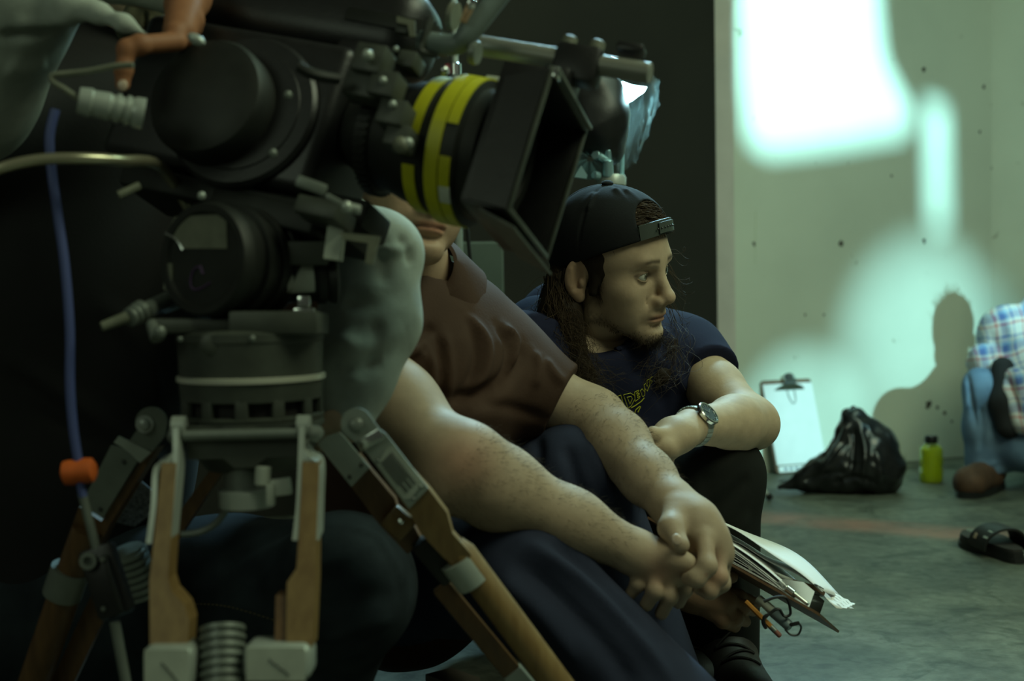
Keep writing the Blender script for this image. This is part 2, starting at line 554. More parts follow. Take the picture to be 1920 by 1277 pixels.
def wall_mat(name, c):
    m, nt, b = _nodes(name); b.inputs['Roughness'].default_value = .75
    tc = nt.nodes.new('ShaderNodeTexCoord'); N = nt.nodes.new; Lk = nt.links.new
    n = N('ShaderNodeTexNoise'); n.inputs['Scale'].default_value = 1.7; n.inputs['Detail'].default_value = 7; Lk(tc.outputs['Object'], n.inputs['Vector'])
    r = N('ShaderNodeValToRGB'); r.color_ramp.elements[0].color = (*[x * .86 for x in c], 1); r.color_ramp.elements[1].color = (*c, 1)
    r.color_ramp.elements[0].position = .3; r.color_ramp.elements[1].position = .6; Lk(n.outputs['Fac'], r.inputs['Fac'])
    v = N('ShaderNodeTexNoise'); v.inputs['Scale'].default_value = 13; v.inputs['Detail'].default_value = 5; v.inputs['Distortion'].default_value = .5; Lk(tc.outputs['Object'], v.inputs['Vector'])
    r2 = N('ShaderNodeValToRGB'); e = r2.color_ramp.elements; e[0].position = .70; e[1].position = .76; e[0].color = (1, 1, 1, 1); e[1].color = (.5, .48, .42, 1); Lk(v.outputs['Fac'], r2.inputs['Fac'])
    x = N('ShaderNodeMix'); x.data_type = 'RGBA'; x.blend_type = 'MULTIPLY'; x.inputs['Factor'].default_value = 1
    Lk(r.outputs['Color'], x.inputs['A']); Lk(r2.outputs['Color'], x.inputs['B']); Lk(x.outputs['Result'], b.inputs['Base Color'])
    bp = N('ShaderNodeBump'); bp.inputs['Strength'].default_value = .12; bp.inputs['Distance'].default_value = .003
    n3 = N('ShaderNodeTexNoise'); n3.inputs['Scale'].default_value = 60; Lk(tc.outputs['Object'], n3.inputs['Vector']); Lk(n3.outputs['Fac'], bp.inputs['Height']); Lk(bp.outputs['Normal'], b.inputs['Normal'])
    return m

M_FLOOR = floor_mat()
M_WALL = wall_mat('cream_painted_wall', (.70, .74, .61))
M_TRIM = mat('white_gloss_trim', (.66, .60, .54), .35, var=.12, vscale=9, bump=.05)
M_BLACKWALL = mat('black_drape', (.017, .016, .011), .9, var=.3, vscale=3, bump=.2, bscale=60)
M_DIRT = mat('wall_dirt', (.07, .06, .045), .9, var=.4, vscale=90)

def slab(name, poly, thick, m, parent=None, **k):
    return MB().prism(poly, thick).build(name, m, parent, smooth=False, sharp=None, **k)

Hh = 3.1
o = slab('floor', [(-3.2, -.6, 0), (4.2, -.6, 0), (4.2, 7.5, 0), (-3.2, 7.5, 0)][::-1], (0, 0, -.08), M_FLOOR, origin=(0, 0, 0)); tag(o, kind='structure')
# corner between the back wall and the right wall
vc = P(1859, 430, 1.0) - CAM
CORN = on_wall(1859, 430); ALC = float((CORN - WB1) @ WDIR)
ALT = float((on_wall(1366, 430) - WB1) @ WDIR)            # where the trim ends and the pale wall starts
wb = slab('wall_back', [wall_xy(ALT, 0), wall_xy(ALC + .12, 0), wall_xy(ALC + .12, Hh), wall_xy(ALT, Hh)], -WN * .12, M_WALL); tag(wb, kind='structure')
RDIR = nrm(WDIR * .82 + WN * .57)                         # right wall opens outwards, towards the room
c0 = wall_xy(ALC, 0)
wr = slab('wall_right', [c0, c0 + RDIR * 1.7, c0 + RDIR * 1.7 + np.array([0, 0, Hh]), c0 + np.array([0, 0, Hh])], WDIR * .12, M_WALL); tag(wr, kind='structure')
# white jamb at the left end of the pale wall
ALJ = float((on_wall(1329, 430) - WB1) @ WDIR)
mb = MB()
mb.prism([wall_xy(ALJ, 0, .035), wall_xy(ALT - .012, 0, .035), wall_xy(ALT - .012, Hh, .035), wall_xy(ALJ, Hh, .035)], -WN * .16)
mb.prism([wall_xy(ALT - .014, 0, .018), wall_xy(ALT + .012, 0, .018), wall_xy(ALT + .012, Hh, .018), wall_xy(ALT - .014, Hh, .018)], -WN * .1)
tag(mb.build('trim_1', M_TRIM, smooth=False, sharp=None), kind='structure')
# black cloth-covered wall left of it
bl = slab('wall_left', [wall_xy(ALJ - 3.4, 0, .05), wall_xy(ALJ, 0, .05), wall_xy(ALJ, Hh, .05), wall_xy(ALJ - 3.4, Hh, .05)], -WN * .1, M_BLACKWALL); tag(bl, kind='structure')

# nail holes and scuffs: shallow plugs set into the plaster
def scuff(px, py, r, seed, on_right=False):
    rr = np.random.default_rng(seed); c = on_wall(px, py, .0012)
    pts = []
    for i in range(12):
        t = 2 * math.pi * i / 12; q = r * (1 + rr.uniform(-.45, .45))
        pts.append(c + WDIR * q * math.cos(t) + np.array([0, 0, q * 1.2 * math.sin(t)]))
    return MB().prism(pts, -WN * .003).build('wall_hole', M_DIRT, wb, smooth=False, sharp=None)
for i, (x, y, r) in enumerate([(1415, 457, .006), (1577, 457, .009), (1733, 452, .008), (1845, 163, .007), (1732, 130, .007), (1837, 247, .005), (1672, 330, .004),
                               (1741, 759, .012), (1758, 765, .006), (1772, 775, .006), (1785, 790, .004), (1510, 590, .004), (1545, 590, .004), (1812, 822, .008), (1862, 315, .007), (1863, 290, .006)]):
    scuff(x, y, r, i)
# crack line in the corner and loose string under the first nail
MB().tube(PP(*[(1415, 462, 0), (1416, 490, 0)]) * 0 + np.array([on_wall(1417, 395, .002), on_wall(1416, 495, .002)]), .0012, 5).build('wall_string', M_WALL, wb)
# ------------------------------------------------------------------ board with cut-outs that shapes the patch on the wall
M_FLAG = mat('matte_black_board', (.02, .02, .02), .95, bump=.05)
def gobo(src, dist, holes, half, name, label):
    axis = nrm(on_wall(1560, 110) - src); x, y, a = frame(axis)
    c = src + axis * dist
    def onb(p):
        v = p - src; return src + v * (dist / np.dot(v, axis))
    bm = bmesh.new(); edges = []
    def loop(pts):
        vs = [bm.verts.new(tuple(p)) for p in pts]
        for i in range(len(vs)): edges.append(bm.edges.new((vs[i], vs[(i + 1) % len(vs)])))
    loop([c + x * sx * half + y * sy * half for sx, sy in ((-1, -1), (1, -1), (1, 1), (-1, 1))])
    for h in holes: loop([onb(on_wall(*p)) for p in h])
    bmesh.ops.triangle_fill(bm, edges=edges, use_beauty=True)
    r = bmesh.ops.extrude_face_region(bm, geom=list(bm.faces))
    for e in r['geom']:
        if isinstance(e, bmesh.types.BMVert): e.co += Vector(axis * .003)
    bm.verts.index_update()
    V = [v.co[:] for v in bm.verts]; F = [tuple(v.index for v in f.verts) for f in bm.faces]; bm.free()
    o = put(name, V, F, M_FLAG, smooth=False)
    return tag(o, label, 'board')
gobo(L_PATCH, 1.05, [
    [(1392, -330), (1390, 150), (1404, 262), (1440, 285), (1560, 272), (1690, 250), (1712, 215), (1690, 178), (1655, 110), (1645, 0), (1640, -330)],
    [(1738, 190), (1774, 200), (1777, 420), (1743, 430)]], .34, 'cutter_board', 'black board with cut openings in front of the wall lamp')
# ------------------------------------------------------------------ materials of the gear
M_BLK = mat('black_crackle_paint', (.012, .012, .012), .42, var=.3, vscale=60, bump=.12, bscale=300)
M_BLK2 = mat('worn_black_metal', (.018, .020, .017), .55, metal=.3, var=.4, vscale=30, bump=.06)
M_GRN = mat('grey_green_enamel', (.060, .068, .054), .5, var=.35, vscale=28, bump=.08, bscale=150)
M_STEEL = mat('dull_aluminium', (.40, .44, .40), .38, metal=.30, var=.15, vscale=40)
M_STEELD = mat('dark_aluminium', (.19, .215, .19), .42, metal=.25, var=.2, vscale=40)
M_CHR = mat('bright_chrome', (.75, .78, .76), .18, metal=1.0)
M_YEL = mat('yellow_gear_tape', (.44, .43, .006), .5, var=.12, vscale=70)
M_WOOD = mat('varnished_ash', (.21, .135, .050), .42, color2=(.155, .092, .032), vscale=14, stretch=(8, 8, 1.2), bump=.04)
M_WOODD = mat('dark_varnished_wood', (.135, .070, .026), .45, color2=(.085, .042, .016), vscale=14, stretch=(8, 8, 1.2), bump=.04)
M_PALE = mat('pale_label_tape', (.52, .56, .48), .55, var=.2, vscale=30)
M_PLATE = mat('grey_label_plate', (.17, .18, .13), .5, var=.25, vscale=60)
M_INK = mat('dark_ink', (.05, .055, .05), .7)
M_PURP = mat('purple_marker', (.07, .03, .10), .6)
M_BLUEGREY = mat('blue_grey_paint', (.17, .215, .205), .5, var=.15, vscale=30)
M_ROD = mat('grey_anodised_rod', (.23, .235, .20), .45, metal=.3, var=.1)
M_RED = mat('red_plastic', (.55, .04, .04), .4)
M_CLEARBLK = mat('inner_black', (.012, .010, .009), .8)

# ------------------------------------------------------------------ tripod
TZ = lambda y, d=1.5: P(474, y, d)[2]
tc0 = P(474, 800, 1.5)
tripod = thing('tripod', (tc0[0], tc0[1], 0), 'low wooden film tripod with metal brackets under the fluid head', 'tripod')
UPZ = np.array([0, 0, 1.0])
AXC = np.array([tc0[0], tc0[1], 0])
mb = MB()
zt, zb = TZ(784), TZ(856)
mb.lathe(AXC, UPZ, [(zt, .066), (zt, .0765), (zt - .006, .0775), (zt - .010, .074), (zt - .030, .068), (zt - .038, .062), (zb, .060), (zb - .012, .05), (zb - .014, .01)], 48)
mb.build('bowl_casting', M_GRN, tripod)
# V-shaped lower edge with centre nib
mb = MB()
mb.prism(PP((345, 800, 1.425), (565, 795, 1.425), (565, 856, 1.425), (500, 858, 1.425), (478, 876, 1.425), (440, 878, 1.425), (418, 860, 1.425), (352, 862, 1.425)), FW * .02)
mb.build('front_casting', M_GRN, tripod, sharp=20)
mb = MB(); mb.tube(PP((343, 817, 1.418), (585, 812, 1.418)), .0055, 12)
mb.lathe(P(583, 812, 1.418), P(606, 815, 1.418) - P(583, 812, 1.418), [(0, .0085), (.009, .0085), (.011, .006), (.013, .003)], 12)
mb.lathe(P(338, 817, 1.418), P(316, 818, 1.418) - P(338, 817, 1.418), [(0, .0085), (.009, .0085), (.011, .006), (.013, .003)], 12)
mb.build('hinge_axle', M_STEELD, tripod)

def strip(path, w, t, name, m, parent, wdir):
    """metal strap following px path; w along wdir, t across"""
    pts = np.asarray(path, float); mb = MB(); wdir = nrm(wdir); V = []; k = len(pts)
    tg = np.gradient(pts, axis=0); tg /= np.linalg.norm(tg, axis=1, keepdims=True)
    for i in range(k):
        nn = nrm(np.cross(tg[i], wdir))
        for sx, sy in ((-1, -1), (1, -1), (1, 1), (-1, 1)): V.append(pts[i] + wdir * sx * w / 2 + nn * sy * t / 2)
    F = [(0, 1, 2, 3), tuple(reversed(range(4 * k - 4, 4 * k)))]
    for i in range(k - 1):
        for j in range(4): F.append((4 * i + j, 4 * i + (j + 1) % 4, 4 * i + 4 + (j + 1) % 4, 4 * i + 4 + j))
    mb.add(V, F); return mb.build(name, m, parent, smooth=True, sharp=30)

def dleg(y): return 1.425 - (y - 800) / 477 * .10
def q(x, y, dd=0): return P(x, y, dleg(y) + dd)
leg = thing('leg', (0, 0, 0), None, None)
leg.location = Vector(q(440, 1277) - wloc(tripod)); leg.parent = tripod
# two wooden uprights
mb = MB(); mb.prism([q(*p, -.016) for p in [(303, 868), (331, 868), (320, 1010), (315, 1085), (322, 1108), (346, 1135), (355, 1165), (351, 1215), (281, 1215), (280, 1090), (289, 1010)]], FW * .034); mb.build('upright', M_WOOD, leg, sharp=20)
mb = MB(); mb.prism([q(*p, -.016) for p in [(567, 866), (599, 866), (593, 1005), (592, 1090), (586, 1212), (536, 1212), (538, 1092), (556, 1066), (560, 1005)]], FW * .034); mb.build('upright', M_WOOD, leg, sharp=20)
mb = MB(); mb.prism([q(*p, -.012) for p in [(517, 1117), (540, 1115), (540, 1212), (515, 1212)]], FW * .028); mb.build('wood_block', M_WOODD, leg, sharp=20)
# straps
for side, path in enumerate([[(336, 797), (336, 862), (329, 940), (322, 1012)], [(333, 846), (318, 862), (300, 874), (296, 940), (287, 1010)],
                             [(570, 795), (568, 868), (565, 940), (558, 1004)], [(572, 842), (582, 856), (600, 872), (599, 940), (597, 1004)]]):
    pts = [q(*p) for p in path]
    strip(spline(pts, 30), .034, .0055, 'hinge_strap', M_STEEL, leg, FW + UP * .15)
for (x, y) in ((336, 800), (570, 798)):
    mb = MB(); mb.cyl(q(x - 12, y), q(x + 12, y), .011, n=18); mb.build('strap_eye', M_STEEL, leg)
# clamps with paper tape, ribbed knob, rods down to the floor
for (x0, x1, y0, y1) in ((278, 372, 1203, 1283), (463, 588, 1200, 1268)):
    mb = MB(); c = q((x0 + x1) / 2, (y0 + y1) / 2, 0)
    w = (x1 - x0) / FPX * 1.34; h = (y1 - y0) / FPX * 1.34
    mb.box(c, w, .05, h, (RT, FW, UP), .009, 3); cl = mb.build('clamp_sleeve', M_STEEL, leg)
    mb = MB(); mb.box(c - FW * .0255, w * .86, .0012, h * .9, (RT, FW, UP)); lb = mb.build('tape_label', M_PALE, cl)
    mb = MB(); 
    for k in range(3):
        a = c - FW * .0264 + RT * (w * (-.1 + .1 * k)) + UP * (h * (.15 - .14 * k))
        mb.bar(a, a + RT * .006 - UP * .006, .0012, .0008, FW)
    put('tape_mark', np.vstack(mb.v) , mb.f, M_INK, cl)
mb = MB(); pr = []
b0 = q(419, 1295); b1 = q(417, 1176)
L = np.linalg.norm(b1 - b0); n = 7
for i in range(n):
    s = L * i / n; e = L / n
    pr += [(s, .0185), (s + e * .38, .0185), (s + e * .45, .0222), (s + e * .95, .0222)]
mb.lathe(b0, b1 - b0, pr + [(L, .02), (L, .001)], 32); mb.build('ribbed_knob', M_STEELD, leg)
mb = MB(); mb.box(q(418, 1285, .03), .075, .03, .03, (RT, FW, UP), .004); mb.build('clamp_body', M_BLK2, leg)
ext = q(440, 1277) - q(452, 1150)
for x in (325, 545):
    a = q(x, 1262); tgt = a + (q(440, 1277) - q(446, 1000)) * 1.0
    dirv = nrm(tgt - a); e = a + dirv * (a[2] / -dirv[2])
    mb = MB(); mb.cyl(a, e + np.array([0, 0, .0]), .013, .009, 16); mb.build('lower_pole', M_WOOD, leg)

# right leg
def r(x, y, dd=0): return P(x, y, 1.50 + (y - 800) / 477 * .08 + dd)
leg = thing('leg', (0, 0, 0), None, None); leg.location = Vector(r(1040, 1277) - wloc(tripod)); leg.parent = tripod
def lug(cx, cy, rad, a0, a1, n=12): return [(cx + rad * math.cos(math.radians(a0 + (a1 - a0) * i / n)), cy + rad * math.sin(math.radians(a0 + (a1 - a0) * i / n))) for i in range(n + 1)]
# lug runs from lower left over the top to the right
outl = lug(668, 794, 29, 140, 325) + [(712, 806), (722, 812), (803, 916), (767, 954), (690, 853), (668, 832)]
mb = MB(); mb.prism([r(x, y, -.024) for x, y in outl], FW * .006); s1 = mb.build('hinge_plate', M_STEEL, leg, sharp=20)
mb = MB(); mb.bar(r(672, 838, -.027), r(716, 812, -.027), .012, .003, FW, .001); mb.build('plate_fold', M_CHR, s1)
mb = MB(); mb.lathe(r(668, 797, -.024), -FW, [(0, .0085), (.004, .0085), (.006, .006), (.009, .0058), (.0105, .003)], 16); mb.build('hinge_bolt', M_STEELD, s1)
mb = MB(); mb.prism([r(x, y, -.0262) for x, y in [(724, 842), (736, 838), (792, 908), (770, 935), (757, 936), (707, 871)]], FW * .0015); mb.build('label_plate', M_PALE, s1, sharp=20)
mb = MB()
for k in range(9):
    t0 = np.array([714, 868]) + np.array([22, -22]) * (k / 9); t1 = t0 + np.array([48, 62]) * (.95 if k % 3 else .7)
    mb.bar(r(*t0, -.0270), r(*t1, -.0270), .0009, .0006, FW)
put('label_print', np.vstack(mb.v), mb.f, M_INK, s1)
for (x, y) in ((709, 864), (789, 912), (775, 935)):
    mb = MB(); mb.ball(r(x, y, -.025), .003, 8); mb.build('rivet', M_STEELD, s1)
mb = MB(); mb.prism([r(x, y, .012) for x, y in [(596, 834), (612, 818), (636, 811), (644, 818), (693, 877), (659, 913)]], FW * .006); s2 = mb.build('hinge_plate', M_STEEL, leg, sharp=20)
for (x, y) in ((678, 872), (656, 894)):
    mb = MB(); mb.ball(r(x, y, .012), .0028, 8); mb.build('rivet', M_INK, s2)
mb = MB(); mb.prism([r(x, y, -.02) for x, y in [(700, 866), (722, 830), (803, 916), (838, 962), (848, 1000), (884, 1040), (866, 1074), (832, 1046), (790, 1002), (765, 958)]], FW * .03); mb.build('upright', M_WOOD, leg, sharp=25)
mb = MB(); mb.prism([r(x, y, .016) for x, y in [(640, 888), (672, 850), (692, 878), (740, 935), (748, 962), (775, 985), (790, 1012), (765, 1040), (712, 985), (659, 913)]], FW * .024); mb.build('upright', M_WOODD, leg, sharp=25)
mb = MB(); mb.box(r(748, 980, .008), .030, .02, .028, (nrm(RT - UP * .9), FW, nrm(RT * .9 + UP)), .003); blk = mb.build('wood_block', M_WOOD, leg)
mb = MB(); mb.ball(r(752, 977, -.003), .004, 8); mb.build('screw_head', M_CHR, blk)
pa, pb = r(850, 1020, -.003), r(1052, 1292, -.003)
dv = nrm(pb - pa); pe = pa + dv * (pa[2] / -dv[2])
mb = MB(); mb.lathe(pa, dv, [(0, .012), (.015, .0175), (np.linalg.norm(pe - pa) - .03, .0175), (np.linalg.norm(pe - pa), .006)], 28); mb.build('pole', M_WOOD, leg)
mb = MB(); fa = r(857, 1046, -.003); mb.lathe(fa, dv, [(0, .0195), (0, .0215), (.034, .0215), (.034, .0195)], 32); mb.build('ferrule', M_STEEL, leg)
fa, fb = r(826, 1098, .02), r(962, 1262, .02)
mb = MB(); mb.bar(fa, fb, .022, .012, FW, .002); mb.build('flat_stick', M_WOODD, leg)
mb = MB(); mb.bar(fb - nrm(fb - fa) * .004, fb + nrm(fb - fa) * .05, .025, .016, FW, .003); mb.build('stick_ferrule', M_STEEL, leg)
mb = MB(); mb.bar(r(790, 1010, .01), r(850, 1080, .01), .03, .03, FW, .004); mb.build('clamp_body', M_BLK2, leg)

# left leg
def l(x, y, dd=0): return P(x, y, 1.55 + (y - 800) / 477 * .09 + dd)
leg = thing('leg', (0, 0, 0), None, None); leg.location = Vector(l(70, 1277) - wloc(tripod)); leg.parent = tripod
outl = lug(283, 793, 30, 190, 360) + [(308, 818), (286, 846), (240, 830), (258, 805)]
mb = MB(); mb.prism([l(x, y, -.01) for x, y in outl], FW * .006); s1 = mb.build('hinge_lug', M_STEELD, leg, sharp=20)
mb = MB(); mb.lathe(l(272, 795, -.01), -FW, [(0, .010), (.003, .010), (.003, .0065), (.007, .006), (.009, .003)], 16); mb.build('hinge_bolt', M_STEEL, s1)
mb = MB(); mb.prism([l(x, y, -.011) for x, y in [(222, 818), (284, 848), (262, 868), (246, 852), (228, 838), (213, 830)]], FW * .004); mb.build('plate_fold', M_STEEL, s1, sharp=20)
mb = MB(); mb.prism([l(x, y, -.006) for x, y in [(208, 835), (236, 842), (258, 864), (192, 972), (170, 958), (152, 946)]], FW * .005); s2 = mb.build('hinge_plate', M_STEELD, leg, sharp=20)
for (x, y) in ((232, 866), (188, 955)):
    mb = MB(); mb.ball(l(x, y, -.006), .003, 8); mb.build('rivet', M_INK, s2)
mb = MB(); mb.prism([l(x, y, .0) for x, y in [(285, 842), (297, 838), (205, 985), (170, 1060), (120, 1085), (108, 1060), (148, 950), (190, 978), (262, 866)]], FW * .028); mb.build('upright', M_WOODD, leg, sharp=25)
mb = MB(); mb.prism([l(x, y, .05) for x, y in [(395, 880), (420, 880), (300, 1060), (262, 1060)]], FW * .02); mb.build('upright', M_WOODD, leg, sharp=25)
pa, pb = l(135, 1075), l(62, 1285); dv = nrm(pb - pa); pe = pa + dv * (pa[2] / -dv[2])
mb = MB(); mb.lathe(pa - dv * .06, dv, [(0, .017), (.06, .0185), (np.linalg.norm(pe - pa) + .02, .0185), (np.linalg.norm(pe - pa) + .06, .006)], 24); mb.build('pole', M_WOODD, leg)
mb = MB(); mb.lathe(l(133, 1066), dv, [(0, .020), (0, .0225), (.036, .0225), (.036, .020)], 28); mb.build('ferrule', M_STEELD, leg)
mb = MB(); mb.bar(l(200, 1105, .02), l(95, 1330, .02), .026, .012, FW, .002); mb.build('flat_stick', M_WOODD, leg)
mb = MB(); pr = []
for i in range(7): pr += [(.0085 * i, .020), (.0085 * i + .0035, .020), (.0085 * i + .004, .0235), (.0085 * i + .008, .0235)]
mb.lathe(l(236, 1030, .0), l(262, 1100, .0) - l(236, 1030, .0), pr, 20); mb.build('ribbed_knob', M_STEELD, leg)
mb = MB(); mb.prism([l(x, y, .035) for x, y in [(265, 903), (292, 925), (288, 960), (252, 988), (212, 978)]], FW * .002); pg = mb.build('printed_sheet', mat('speckled_sheet', (.24, .26, .29), .7, color2=(.06, .065, .08), vscale=260), leg, sharp=10)
# tie-down handle hanging under the bowl
mb = MB()
mb.tube(PP((462, 872, 1.47), (460, 920, 1.47)), .022, 20); mb.build('tie_down_stem', M_STEELD, tripod)
mb = MB(); c = P(462, 928, 1.455)
mb.lathe(c - UPZ * .012, UPZ, [(0, .018), (0, .0285), (.018, .0285), (.018, .018)], 28)
mb.build('tie_down_ring', M_STEEL, tripod)
mb = MB(); mb.cyl(P(492, 910, 1.43), P(494, 874, 1.43), .0078, .0082, 16, .001); mb.build('tie_down_lever', M_PALE, tripod)
mb = MB(); mb.box(P(527, 913, 1.43), .020, .012, .017, (nrm(RT + UP * .12), FW, nrm(UP - RT * .12)), .001); mb.box(P(508, 927, 1.428), .008, .012, .022, (RT, FW, UP), .001); mb.build('tie_down_latch', M_PALE, tripod)
mb = MB(); mb.tube(spline(PP((428, 942, 1.48), (420, 962, 1.48), (400, 985, 1.48), (372, 998, 1.48), (340, 1002, 1.48)), 24), .0038, 8); mb.build('wire_hoop', M_STEELD, tripod)

# ------------------------------------------------------------------ fluid head
head = thing('fluid_head', (tc0[0], tc0[1], TZ(770)), 'black worn fluid head with round side drum between camera and tripod', 'tripod head')
z0, z1, z2, z3, z4 = TZ(783), TZ(728), TZ(706), TZ(640), TZ(622)
mb = MB(); mb.lathe(AXC, UPZ, [(z0, .0765), (z0 + .004, .0775), (z0 + .006, .072)], 48, capped=False)
# window ring: posts between openings
ring = mb.build('ring_rim', M_GRN, head)
mb = MB(); mb.lathe(AXC, UPZ, [(z0, .066), (z1, .066)], 40); mb.build('ring_core', M_CLEARBLK, head)
mb = MB(); mb.lathe(AXC, UPZ, [(z1 - .010, .070), (z1 - .010, .0755), (z1 + .002, .0765), (z2 - .002, .0775)], 48, capped=False); mb.build('ring_band', M_GRN, head)
for k in range(12):
    th = math.radians(-92 + 30 * k + 4)
    rad = np.array([math.cos(th), math.sin(th), 0]); tan = np.array([-math.sin(th), math.cos(th), 0])
    mb = MB(); mb.box(AXC + rad * .0715 + UPZ * ((z0 + z1 - .008) / 2), .0135, .008, z1 - z0, (tan, rad, UPZ), .002); mb.build('ring_post', M_GRN, head)
mb = MB(); mb.lathe(AXC, UPZ, [(z2 - .0035, .076), (z2 - .0025, .0795), (z2 + .0025, .0795), (z2 + .0035, .076)], 56, capped=False); mb.build('bright_ring', mat('polished_ring', (.60, .60, .50), .3, metal=.3), head)
mb = MB(); mb.lathe(AXC, UPZ, [(z2 + .002, .0765), (z3, .0775), (z3 + .002, .079), (z4, .079), (z4 + .004, .07), (z4 + .004, .001)], 48); mb.build('pan_drum', M_GRN, head)
mb = MB(); mb.lathe(P(397, 645, 1.427), -FW, [(0, .012), (.004, .012), (.006, .009), (.006, .001)], 18); mb.build('pan_lock', M_GRN, head)
mb = MB(); mb.box(P(525, 606, 1.47), .092, .09, .024, (RT, FW, UP), .003); mb.box(P(380, 612, 1.48), .10, .08, .016, (RT, FW, UP), .004); mb.build('head_base', M_GRN, head)
for (x, y, rr_) in ((473, 635, .004), (300, 622, .007), (338, 636, .003)):
    mb = MB(); mb.ball(P(x, y, 1.42), rr_, 10); mb.build('screw_head', M_STEELD, head)
HA = nrm(V3(-.50, .03, .86))
dc = P(378, 485, 1.435)
mb = MB(); mb.lathe(dc, -HA, [(.003, .0001), (.003, .047), (0, .050), (0, .0575), (.002, .059), (.014, .0605), (.016, .057), (.034, .057), (.035, .0625), (.044, .0625), (.045, .058), (.058, .058), (.059, .0615), (.066, .0615), (.067, .058), (.078, .058), (.079, .0615), (.086, .0615), (.10, .045), (.10, .001)], 56)
drum = mb.build('tilt_drum', M_BLK2, head)
hx, hy, _ = frame(HA)      # hx: across, hy: up on the disc
if np.dot(hx, RT) < 0: hx = -hx
if hy[2] < 0: hy = -hy
def ondisc(x, y, lift=.0005): # metres on the disc
    return dc + hx * x + hy * y + HA * lift
def px_disc(px, py, lift=.0005):
    v = P(px, py, 1.0) - CAM; o = dc - HA * .003 + HA * lift
    return CAM + v * (np.dot(o - CAM, HA) / np.dot(v, HA))
mb = MB(); mb.prism([px_disc(*p, .0015) for p in [(328, 406), (424, 402), (425, 466), (345, 466), (312, 436)]], -HA * .0015); mb.build('label_plate', M_PLATE, drum, sharp=20)
mb = MB(); mb.tube(spline([px_disc(*p, .002) for p in [(311, 438), (325, 445), (335, 455), (343, 469)]], 12), .0016, 6); mb.build('label_edge', M_CHR, drum)
mb = MB(); mb.prism([px_disc(*p, .0015) for p in [(308, 494), (322, 494), (321, 546), (306, 543)]], -HA * .0015); mb.build('label_strip', M_PLATE, drum, sharp=20)
mb = MB(); mb.tube(spline([px_disc(*p, .001) for p in [(378, 512), (374, 500), (362, 508), (357, 528), (362, 542), (378, 540), (394, 530)]], 30), .0010, 6); mb.tube([px_disc(376, 498, .001), px_disc(381, 514, .001)], .0012, 6); mb.build('marker_letter', M_PURP, drum)
mb = MB(); mb.ball(P(378, 367, 1.44), .0045, 10); mb.build('drum_screw', M_STEEL, drum)
# right hand block with counterbalance drum
mb = MB(); mb.box(P(545, 478, 1.50), .088, .07, .026, (RT, FW, UP), .004); 
mb.box(P(480, 490, 1.46), .012, .02, .022, (RT, FW, UP), .002); mb.build('side_block', M_GRN, head)
mb = MB(); ca, cb = P(492, 528, 1.49), P(632, 520, 1.51); L = np.linalg.norm(cb - ca)
mb.lathe(ca, cb - ca, [(0, .022), (.004, .028), (.02, .028), (.022, .0245), (.056, .0245), (.058, .028), (.066, .028), (.068, .025), (.074, .028), (L - .003, .029), (L, .024)], 32); cbd = mb.build('balance_drum', M_BLK2, head)
mb = MB(); x_, y_, a_ = frame(cb - ca); 
pr = [(.024, .0252), (.053, .0252)]
th0 = math.atan2(np.dot(-FW + UP * .1, y_), np.dot(-FW + UP * .1, x_))
mb.lathe(ca, cb - ca, pr, 12, a0=th0 - .75, a1=th0 + .75); mb.build('drum_label', M_PALE, cbd)
mb = MB(); mb.box(P(571, 566, 1.455), .013, .013, .012, (RT, FW, UP), .0015); mb.box(P(572, 583, 1.455), .022, .016, .006, (RT, FW, UP), .0015); mb.build('chrome_clamp', M_CHR, head)
mb = MB(); mb.prism([P(x, y, 1.45) for x, y in [(614, 424), (645, 420), (636, 488), (606, 484)]], FW * .03); mb.build('pale_bracket', M_PALE, head, sharp=20)
mb = MB(); mb.prism([P(x, y, 1.44) for x, y in [(640, 436), (712, 443), (710, 452), (699, 496), (684, 494), (690, 456), (642, 448)]], FW * .012); mb.build('pale_hook', M_PLATE, head, sharp=20)
# lock lever on the left
mb = MB(); mb.cyl(P(190, 613, 1.43), P(240, 594, 1.44), .0052, .0062, 14, .001); lv = mb.build('lock_lever', M_PLATE, head)
mb = MB(); mb.lathe(P(240, 597, 1.44), P(272, 580, 1.46) - P(240, 597, 1.44), [(0, .006), (.002, .010), (.006, .010), (.007, .008), (.009, .011), (.013, .011), (.014, .009), (.016, .012), (.022, .012), (.022, .004)], 18); mb.build('ribbed_knob', M_STEELD, lv)
mb = MB(); mb.cyl(P(284, 606, 1.44), P(296, 634, 1.43), .006, .008, 12); mb.cyl(P(270, 585, 1.46), P(330, 560, 1.52), .01, .012, 12); mb.build('lever_pivot', M_STEELD, head)
# pan handle: pale tapering bar that bends across the left
mb = MB(); pts = spline(PP((-60, 345, 1.38), (0, 316, 1.38), (70, 300, 1.39), (150, 297, 1.40), (225, 301, 1.43), (300, 312, 1.50), (360, 400, 1.56)), 40)
mb.tube(pts, np.linspace(.0055, .0065, len(pts)), 12); mb.build('pan_handle', mat('satin_brass_bar', (.50, .47, .33), .3, metal=.8), head)

